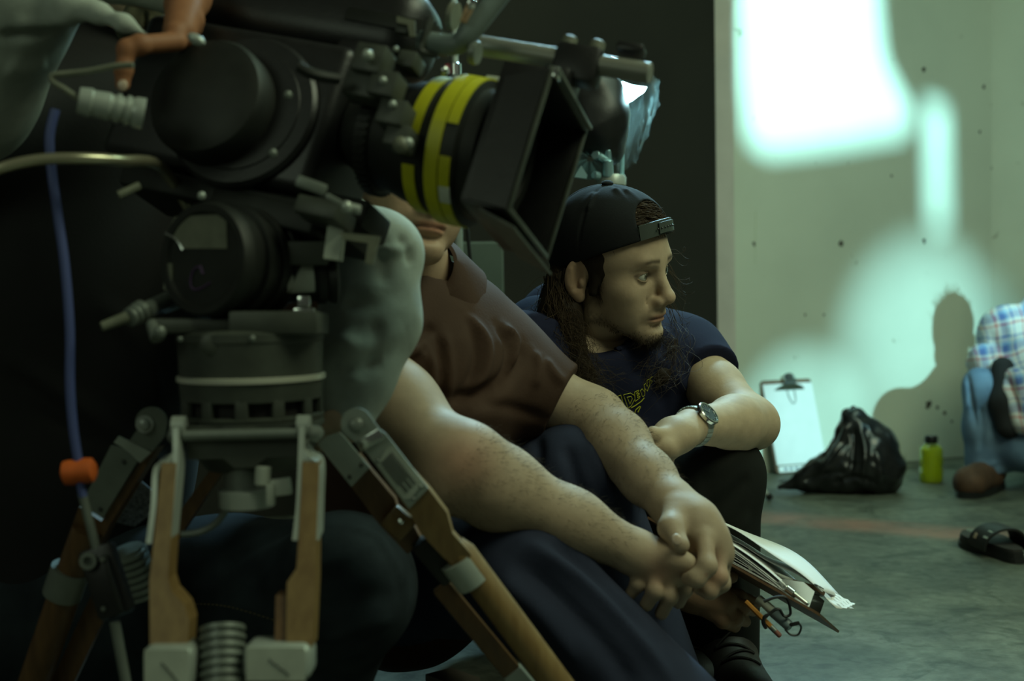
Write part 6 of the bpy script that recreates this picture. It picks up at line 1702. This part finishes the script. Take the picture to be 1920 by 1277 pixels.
# foot of a light stand at the left end of the wall, the pole behind the men, its cable, wrapped lamp, panel
M_PANEL = mat('grey_green_panel', (.10, .13, .105), .7, var=.25, vscale=5)
def stands():
    t = thing('stand_foot', ground(1445, 940), 'thin silver light-stand leg on the floor beside the trousers', 'stand leg')
    g = ground(1443, 938); mb = MB(); mb.cyl(g + UPZ * .008, P(1395, 868, 4.18), .007, .006, 12); mb.build('tube', M_STEEL, t)
    mb = MB(); mb.cyl(g + UPZ * .004 + RT * .004, g + UPZ * .018 - RT * .006, .010, .010, 12, .002); mb.build('rubber_tip', M_BLK, t)
    d = 3.3; base = P(861, 560, d); base = np.array([base[0], base[1], 0]); top = P(852, -30, d); top[:2] = base[:2]
    t = thing('light_stand', base, 'silver light stand pole between the camera and the dark wall', 'light stand')
    zj = P(856, 130, d)[2]
    mb = MB(); mb.cyl(base + UPZ * .05, base * np.array([1, 1, 0]) + UPZ * zj, .0115, n=18, bev=.001); mb.build('lower_tube', M_STEEL, t)
    mb = MB(); mb.cyl(base + UPZ * (zj - .01), top, .0085, n=18, bev=.001); mb.build('upper_tube', M_STEEL, t)
    mb = MB(); mb.cyl(base + UPZ * (zj - .02), base + UPZ * (zj + .012), .015, n=18, bev=.003); mb.build('lock_collar', M_CHR, t)
    for k in range(3):
        a = 2 * math.pi * k / 3 + .4; e = base + np.array([.40 * math.cos(a), .40 * math.sin(a), .008]); mb = MB(); mb.cyl(base + UPZ * .42, e, .008, n=12); mb.build('leg', M_STEEL, t)
    mb = MB(); mb.tube(spline(PP((872, 380, 3.2), (880, 470, 3.2), (888, 550, 3.2), (893, 640, 3.2), (900, 800, 3.2)), 40), .0045, 8); o = mb.build('black_cable', M_BLK, None); tag(o, 'black cable hanging beside the silver stand pole', 'cable')
    a0, a1 = P(690, 455, 3.55), P(945, 455, 3.55); zt = P(945, 452, 3.55)[2]
    def G(p, z): return np.array([p[0], p[1], z])
    mb = MB(); mb.prism([G(a0, 0), G(a1, 0), G(a1, zt), G(a0, zt)], np.array([-.02, .05, 0])); o = mb.build('standing_panel', M_PANEL, None, sharp=20); tag(o, 'grey green flat panel standing on the floor behind the stand pole', 'panel')
    bev = o.modifiers.new('b', 'BEVEL'); bev.width = .006; bev.segments = 2
stands()

def wrapped_lamp():
    d = 2.95
    def S(x, y, dd=0): return P(x, y, d + dd)
    base = S(1130, 330); base = np.array([base[0], base[1], 0])
    t = thing('work_lamp', base, 'black lamp head wrapped in clear plastic on a stand behind the cap', 'lamp')
    mb = MB(); mb.cyl(base + UPZ * .0, np.array([base[0], base[1], S(1140, 325)[2]]), .014, n=16); mb.build('stand_tube', M_STEEL, t)
    for k in range(3):
        a = 2 * math.pi * k / 3 + 1.2; mb = MB(); mb.cyl(base + UPZ * .3, base + np.array([.34 * math.cos(a), .34 * math.sin(a), .008]), .009, n=12); mb.build('leg', M_STEEL, t)
    mb = MB(); mb.lathe(S(1147, 348), UP, [(0, .030), (.016, .031), (.022, .028), (.022, .001)], 24); mb.build('stand_collar', M_STEEL, t)
    F = Field(*bounds([S(1090, 140), S(1160, 290), S(1080, 290)], .10), .006)
    F.chain([S(1110, 175), S(1125, 240), S(1145, 285)], [.052, .058, .028], .03); F.ell(S(1120, 200), (.065, .06, .07), None, .03); F.ell(S(1105, 155), (.06, .05, .03), None, .03)
    v, q = F.mesh(); v = v + vnormals(v, q) * (.004 * vnoise(v, 60, 4))[:, None]; put('lamp_housing', v, q, M_BLK, t)
    # glowing lamp face seen past the housing edge
    m_l = mat('lamp_and_glint_glow', (.9, 1, 1), .2, emit=((.55, .95, 1.0), 9))
    mb = MB(); mb.prism([S(*p, .02) for p in [(1148, 152), (1163, 154), (1168, 152), (1186, 160), (1213, 163), (1208, 172), (1196, 180), (1186, 188), (1174, 194), (1165, 205), (1156, 207), (1161, 190), (1166, 176), (1162, 166), (1150, 162)]], FW * .006); mb.build('lamp_face', m_l, t, sharp=20)
    mb = MB(); mb.prism([S(*p, .0) for p in [(1146, 106), (1160, 112), (1176, 124), (1188, 134), (1178, 134), (1166, 126), (1158, 116)]], FW * .004); mb.build('film_glint', m_l, t, sharp=20)  # glint on the film's top edge, added as a glowing sliver
    # socket tube, clamp and knobs
    mb = MB(); mb.cyl(S(1168, 235), S(1166, 328), .0048, n=10); mb.build('blue_tube', mat('pale_blue_tube', (.22, .42, .48), .4), t)
    mb = MB(); mb.tube(spline([S(1178, 212), S(1173, 222), S(1168, 232)], 8), .006, 8); mb.build('yellow_connector', mat('pale_yellow_plug', (.62, .70, .45), .4), t)
    m_b = mat('cool_metal', (.35, .55, .60), .3, metal=.6)
    for (x0, y0, x1, y1, r0, r1) in ((1140, 330, 1140, 300, .012, .010), (1140, 302, 1122, 292, .009, .008), (1122, 292, 1116, 290, .010, .010), (1140, 300, 1140, 280, .008, .007), (1140, 280, 1140, 272, .009, .008), (1122, 330, 1114, 328, .009, .008)):
        mb = MB(); mb.cyl(S(x0, y0, -.02), S(x1, y1, -.03), r0, r1, 14, .001); mb.build('clamp_part', m_b, t)
    mb = MB(); mb.prism([S(*p, -.03) for p in [(1076, 332), (1090, 310), (1101, 328), (1100, 335)]], FW * .01); mb.build('clamp_wing', m_b, t, sharp=20)
    # clear crinkled film around it
    m, nt, b = _nodes('clear_crinkled_film'); N = nt.nodes.new; Lk = nt.links.new
    b.inputs['Base Color'].default_value = (.55, .78, .82, 1); b.inputs['Roughness'].default_value = .25; b.inputs['Alpha'].default_value = .22; b.inputs['Specular IOR Level'].default_value = .8
    tc = N('ShaderNodeTexCoord'); nz = N('ShaderNodeTexNoise'); nz.inputs['Scale'].default_value = 22; nz.inputs['Detail'].default_value = 5; mp = N('ShaderNodeMapping'); mp.inputs['Scale'].default_value = (1, 1, .3); Lk(tc.outputs['Object'], mp.inputs[0]); Lk(mp.outputs[0], nz.inputs[0])
    rp = N('ShaderNodeValToRGB'); rp.color_ramp.elements[0].position = .45; rp.color_ramp.elements[0].color = (.01, .01, .01, 1); rp.color_ramp.elements[1].position = .7; rp.color_ramp.elements[1].color = (.12, .12, .12, 1); Lk(nz.outputs['Fac'], rp.inputs[0]); Lk(rp.outputs[0], b.inputs['Alpha'])
    top = [S(1150, 108), S(1200, 128), S(1237, 150), S(1190, 140, .08), S(1150, 118, .08)]
    bot = [S(1160, 330, -.02), S(1185, 310), S(1190, 305), S(1170, 320, .06), S(1155, 330, .06)]
    V = []; Fq = []; nv = 16; r = np.random.default_rng(8)
    loopN = 40
    tl, bl = spline(top, loopN, True), spline(bot, loopN, True); n = len(tl)
    mid = spline([S(1158, 200, -.05), S(1215, 215, -.03), S(1236, 200), S(1200, 210, .08), S(1160, 205, .08)], loopN, True)
    for j in range(nv + 1):
        s = j / nv
        for i in range(n):
            p = tl[i] * (1 - s) ** 2 + mid[i] * 2 * s * (1 - s) + bl[i] * s * s; p = p + V3(*(r.normal(size=3) * .0022)) + RT * .005 * math.sin(i * 1.9) * math.sin(math.pi * s); V.append(p)
    for j in range(nv):
        for i in range(n): Fq.append((j * n + i, j * n + (i + 1) % n, (j + 1) * n + (i + 1) % n, (j + 1) * n + i))
    put('plastic_wrap', V, Fq, m, t, True)
    F2 = MB(); pts = [S(1068, 330), S(1080, 290), S(1090, 255), S(1112, 262), S(1140, 285), S(1150, 320), S(1120, 335)]
    V = []; c = S(1105, 300)
    for rr_ in (.15, .5, .8, 1.0):
        for i, p in enumerate(spline(pts, 28, True)): V.append(c + (p - c) * rr_ + FW * (.02 * (1 - rr_) * -1 + .008 * math.sin(i * 2.3)))
    k = len(V) // 4; Fq = [(a * k + i, a * k + (i + 1) % k, (a + 1) * k + (i + 1) % k, (a + 1) * k + i) for a in range(3) for i in range(k)]
    m2, nt, b = _nodes('blue_crinkled_film'); b.inputs['Base Color'].default_value = (.12, .26, .30, 1); b.inputs['Roughness'].default_value = .3; b.inputs['Alpha'].default_value = .55
    put('plastic_skirt', V, Fq, m2, t, True)
    l = bpy.data.lights.new('lamp_glow', 'POINT'); l.energy = .7; l.color = (.5, .95, 1); l.shadow_soft_size = .02; o = bpy.data.objects.new('lamp_glow', l); COL.objects.link(o); o.location = S(1190, 175, .0)
wrapped_lamp()

# ------------------------------------------------------------------ held clipboard, pencil, marker
def held_clipboard():
    NL, NR = P(1215, 968, 2.05), P(1536, 1149, 1.91)
    ex = nrm(NR - NL); L = np.linalg.norm(NR - NL)
    e2 = V3(.20, -.24, -.95); e2 = nrm(e2 - ex * np.dot(e2, ex)); up = np.cross(e2, ex); up = up if np.dot(up, UP) > 0 else -up
    def B(x, y, z=0): return NL + ex * x + e2 * y + up * z
    W = .165
    t = thing('clipboard', B(L / 2, W / 2), 'brown clipboard with thick white papers and metal clip held above the floor', 'clipboard')
    mb = MB(); mb.prism([B(0, 0), B(L - .008, 0), B(L, .01), B(L, W), B(0, W)], -up * .0035); mb.build('board', M_BOARD, t, sharp=20)
    r = np.random.default_rng(4)
    def sheet(name, x0, x1, zf, y0=.004, y1=.161, n=18, m=5):
        V = []
        for i in range(n):
            for j in range(m):
                s_, u_ = i / (n - 1), j / (m - 1); V.append(B(x0 + (x1 - x0) * s_, y0 + (y1 - y0) * u_, zf(s_, u_)))
        Fq = [(m * i + j, m * i + m + j, m * i + m + 1 + j, m * i + 1 + j) for i in range(n - 1) for j in range(m - 1)]
        o = put(name, V, Fq, M_PAPER, t, True); so = o.modifiers.new('t', 'SOLIDIFY'); so.thickness = .0007
    for k in range(9):
        x1 = L - .075 + r.uniform(-.010, .015); ph = r.uniform(0, 6); lf = .002 + .0024 * k
        sheet('paper_sheet', r.uniform(0, .008), x1, lambda s_, u_: lf * (1 - .55 * s_ ** 3) + .006 * math.sin(math.pi * s_) * (k / 9) + .030 * u_ * (k / 9) * (1 - s_ * .4) + .0012 * math.sin(5 * s_ + ph), .003 + r.uniform(0, .004))
    sheet('curled_sheet', L - .235, L - .020, lambda s_, u_: .026 + .026 * math.sin(math.pi * (.12 + .60 * s_)) - .020 * s_ ** 2 + .022 * u_ + .003 * math.sin(8 * s_ + 3 * u_), .03, .155)
    sheet('curled_sheet', L - .20, L + .004, lambda s_, u_: .022 + .018 * math.sin(math.pi * (.1 + .55 * s_)) - .014 * s_ ** 2 + .014 * u_ + .003 * math.sin(11 * s_ + 2 * u_), .06, .16)
    for k in range(4):
        mb = MB(); pts = [B(L - .035 + .012 * s, .10 + .01 * k, .030 + .004 * k + .003 * math.sin(6 * s)) for s in np.linspace(0, 3.6, 8)]; mb.tube(np.array(pts), .004, 6, flat=.3); mb.build('torn_paper_edge', M_PAPER, t)
    # clip: jaw plate with two wings, spring rod
    x0 = L - .105
    mb = MB(); mb.prism([B(x0, .03, .006), B(x0 + .018, .03, .022), B(x0 + .045, .035, .026), B(x0 + .075, .04, .034), B(x0 + .088, .045, .032), B(x0 + .088, .05, .027), B(x0 + .074, .05, .028), B(x0 + .045, .045, .020), B(x0 + .02, .04, .014)], e2 * .055); mb.build('clip_lever', M_CLIP, t, sharp=30)
    mb = MB(); mb.prism([B(x0 + .020, .022, .0), B(x0 + .084, .022, .0), B(x0 + .080, .022, .024), B(x0 + .060, .022, .028), B(x0 + .034, .022, .018)], e2 * .0015); mb.build('clip_side', M_CLIP, t, sharp=20)
    mb = MB(); mb.prism([B(x0 + .020, .10, .0), B(x0 + .084, .10, .0), B(x0 + .080, .10, .024), B(x0 + .060, .10, .028), B(x0 + .034, .10, .018)], e2 * .0015); mb.build('clip_side', M_CLIP, t, sharp=20)
    mb = MB(); mb.cyl(B(x0 + .040, .016, .010), B(x0 + .080, .018, .004), .0028, n=10); mb.cyl(B(x0 + .046, .014, .0085), B(x0 + .058, .014, .0068), .0052, n=12); mb.build('clip_rod', M_CLIP, t)
    mb = MB(); mb.lathe(B(x0 + .080, .03, .033), up, [(0, .009), (.0012, .009), (.0012, .005), (.0, .005)], 18, flat=.8); mb.build('clip_eye', M_CLIP, t)
    mb = MB(); mb.ball(B(x0 - .012, .012, .006), (.003, .003, .006), 10); mb.build('clip_post', M_PALE, t)
held_clipboard()

def pens():
    M_Y = mat('orange_yellow_pencil', (.40, .16, .02), .45)
    a, b = P(1398, 1128, 1.95), P(1456, 1186, 1.93); dv = nrm(b - a)
    t = thing('pencil', b, 'short orange pencil with eraser end poking out under the clipboard', 'pencil')
    mb = MB(); mb.lathe(a, dv, [(0, .0035), (np.linalg.norm(b - a) - .010, .0038)], 6); mb.build('shaft', M_Y, t, sharp=20)
    mb = MB(); mb.lathe(b - dv * .011, dv, [(0, .0040), (.002, .0042), (.004, .0039), (.006, .0042), (.009, .0040)], 14); mb.build('metal_band', M_STEELD, t)
    mb = MB(); mb.lathe(b - dv * .002, dv, [(0, .0037), (.008, .0037), (.010, .002), (.010, .0001)], 14); mb.build('eraser', mat('pink_eraser', (.25, .10, .08), .8), t)
    a, b = P(1422, 1122, 1.97), P(1482, 1176, 1.935); dv = nrm(b - a); L = np.linalg.norm(b - a)
    t = thing('marker_pen', b, 'grey-blue marker pen under the clipboard beside the pencil', 'pen')
    mb = MB(); mb.lathe(a, dv, [(0, .006), (L - .03, .0068)], 18); mb.build('barrel', M_PALE, t)
    mb = MB(); mb.lathe(b - dv * .034, dv, [(0, .0070), (.002, .0080), (.030, .0076), (.034, .006), (.034, .0001)], 18); mb.build('pen_cap', mat('blue_grey_cap', (.20, .27, .29), .4), t)
    cord = [(1432, 1128), (1455, 1120), (1475, 1122), (1482, 1150), (1470, 1155), (1460, 1142), (1444, 1150), (1430, 1165), (1436, 1178), (1432, 1158), (1446, 1150)]
    mb = MB(); mb.tube(spline([P(x, y, 1.93) for x, y in cord], 80), .0021, 6); mb.tube(spline([P(x, y, 1.925) for x, y in [(1480, 1172), (1494, 1168), (1502, 1176), (1496, 1190), (1482, 1190), (1472, 1180)]], 40), .0015, 6)
    mb.bar(P(1481, 1172, 1.925), P(1499, 1168, 1.925), .005, .004, FW, .001); o = mb.build('pen_cord', M_BLK, None); o['kind'] = 'stuff'; tag(o, 'black cord looped around pencil and pen under the clipboard', 'cord')
    mb = MB(); mb.tube(spline([P(x, y, 1.935) for x, y in [(1400, 1155), (1398, 1162), (1405, 1164), (1403, 1152)]], 16), .0018, 6)
pens()

# ------------------------------------------------------------------ left foreground: blue cord, slate rod, olive glove, clothes peg, carton
M_BLUE = mat('blue_rubber_cord', (.055, .075, .22), .55)
def left_bits():
    d = 1.44
    pts = [(104, 205), (93, 255), (97, 320), (108, 400), (122, 500), (131, 620), (131, 720), (137, 800), (147, 866)]
    t = thing('measuring_cord', P(147, 880, d), 'blue cord with orange plug hanging at the left of the tripod', 'cord')
    mb = MB(); mb.tube(spline([P(x, y, d) for x, y in pts], 60), .0050, 10); mb.build('cord', M_BLUE, t)
    mb = MB(); mb.tube(spline([P(x, y, d) for x, y in [(150, 903), (153, 918), (156, 932)]], 10), .0045, 8); mb.build('cord_end', M_BLUE, t)
    mb = MB(); mb.lathe(P(116, 888, d), P(178, 880, d) - P(116, 888, d), [(0, .006), (.003, .0125), (.010, .0135), (.018, .0118), (.026, .0135), (.032, .0125), (.0355, .007), (.0355, .001)], 20); mb.build('orange_plug', mat('orange_foam', (.62, .115, .012), .7, var=.15, vscale=80, bump=.1), t)
    t = thing('rod_clamp', P(200, 1080, 1.46), 'black clamp gripping a thin metal rod left of the tripod', 'clamp')
    mb = MB(); mb.cyl(P(154, 925, 1.455), P(182, 1035, 1.455), .0048, n=12); mb.build('rod', M_STEELD, t)
    e0, e1 = P(215, 1165, 1.45), P(240, 1300, 1.45); dv = nrm(e1 - e0); ee = e0 + dv * ((e0[2] - .003) / -dv[2])
    mb = MB(); mb.cyl(e0, ee, .0055, n=12); mb.build('rod', M_STEELD, t)
    mb = MB(); mb.bar(P(180, 1025, 1.46), P(222, 1155, 1.45), .038, .02, FW, .005); cb = mb.build('clamp_jaw', M_BLK, t)
    mb = MB(); mb.bar(P(196, 1040, 1.445), P(228, 1148, 1.435), .006, .006, FW, .002); mb.build('clamp_edge', M_BLK2, cb)
    mb = MB(); mb.lathe(P(166, 1052, 1.445), -FW, [(0, .009), (.003, .009), (.003, .005), (.0, .005)], 16); mb.build('clamp_ring', M_STEELD, cb)
    for (x, y) in ((192, 1050), (224, 1132), (194, 1142)): mb = MB(); mb.ball(P(x, y, 1.44), .0028, 8); mb.build('screw_head', M_STEELD, cb)
    m_o = mat('olive_canvas', (.075, .072, .038), .9, var=.3, vscale=30, bump=.2, bscale=200)
    def gl(F):
        F.chain([P(252, 52, 1.66), P(256, 24, 1.66)], [.022, .014], .01); F.chain([P(286, 58, 1.65), P(288, 18, 1.65)], [.016, .015], .008); F.ell(P(268, 52, 1.66), (.03, .02, .022), None, .01)
        F.ell(P(288, 9, 1.635), (.009, .009, .004), None, .002, True)
    F = Field(*bounds([P(235, 5, 1.66), P(310, 75, 1.66)], .035), .0025); gl(F); v, q = F.mesh(); v = v + vnormals(v, q) * (.0015 * vnoise(v, 90, 2))[:, None]; v = folds(v, q, [([(270, 20), (272, 50), (268, 75)], .003, -.005), ([(282, 30), (280, 60)], .003, .003)])
    o = put('work_glove', v, q, m_o, None, True); tag(o, 'olive canvas glove bunched on top of the camera behind the hand', 'glove')
    # wooden clothes peg clipped to the handle
    t = thing('clothes_peg', P(885, 22, 1.455), 'wooden clothes peg clipped to the camera handle', 'clothes peg')
    for k, (a, b) in enumerate((((884, -4), (865, 41)), ((892, 2), (871, 43)))):
        mb = MB(); mb.bar(P(*a, 1.452 + .0 * k), P(*b, 1.452), .0034, .007, FW, .0006); mb.build('peg_half', mat('pale_peg_wood', (.55, .36, .20), .6, var=.2, vscale=60, stretch=(1, 1, .2)), t, sharp=25)
    mb = MB(); mb.tube(np.array([P(884 + 4.5 * math.cos(s), 10 + 3 * math.sin(s) + s * .25, 1.450 - .0006 * s) for s in np.linspace(0, 18, 50)]), .0009, 6); mb.build('peg_spring', M_STEEL, t)
    mb = MB(); mb.bar(P(878, 2, 1.45), P(893, 8, 1.45), .008, .008, FW, .002); mb.build('tape_wrap', M_CHR, t)
    # carton corner at the bottom edge
    c = ground(850, 1330); z = .075
    p = [P(798, 1283, 1.95), P(846, 1252, 1.98), P(900, 1310, 1.93), P(850, 1350, 1.90)]
    mb = MB(); mb.prism([np.array([x[0], x[1], p[1][2]]) for x in p], -UPZ * p[1][2]); o = mb.build('carton', mat('grey_carton', (.20, .17, .14), .8), None, smooth=False, sharp=None); tag(o, 'plain pale carton corner on the floor below the tripod leg', 'box')
left_bits()
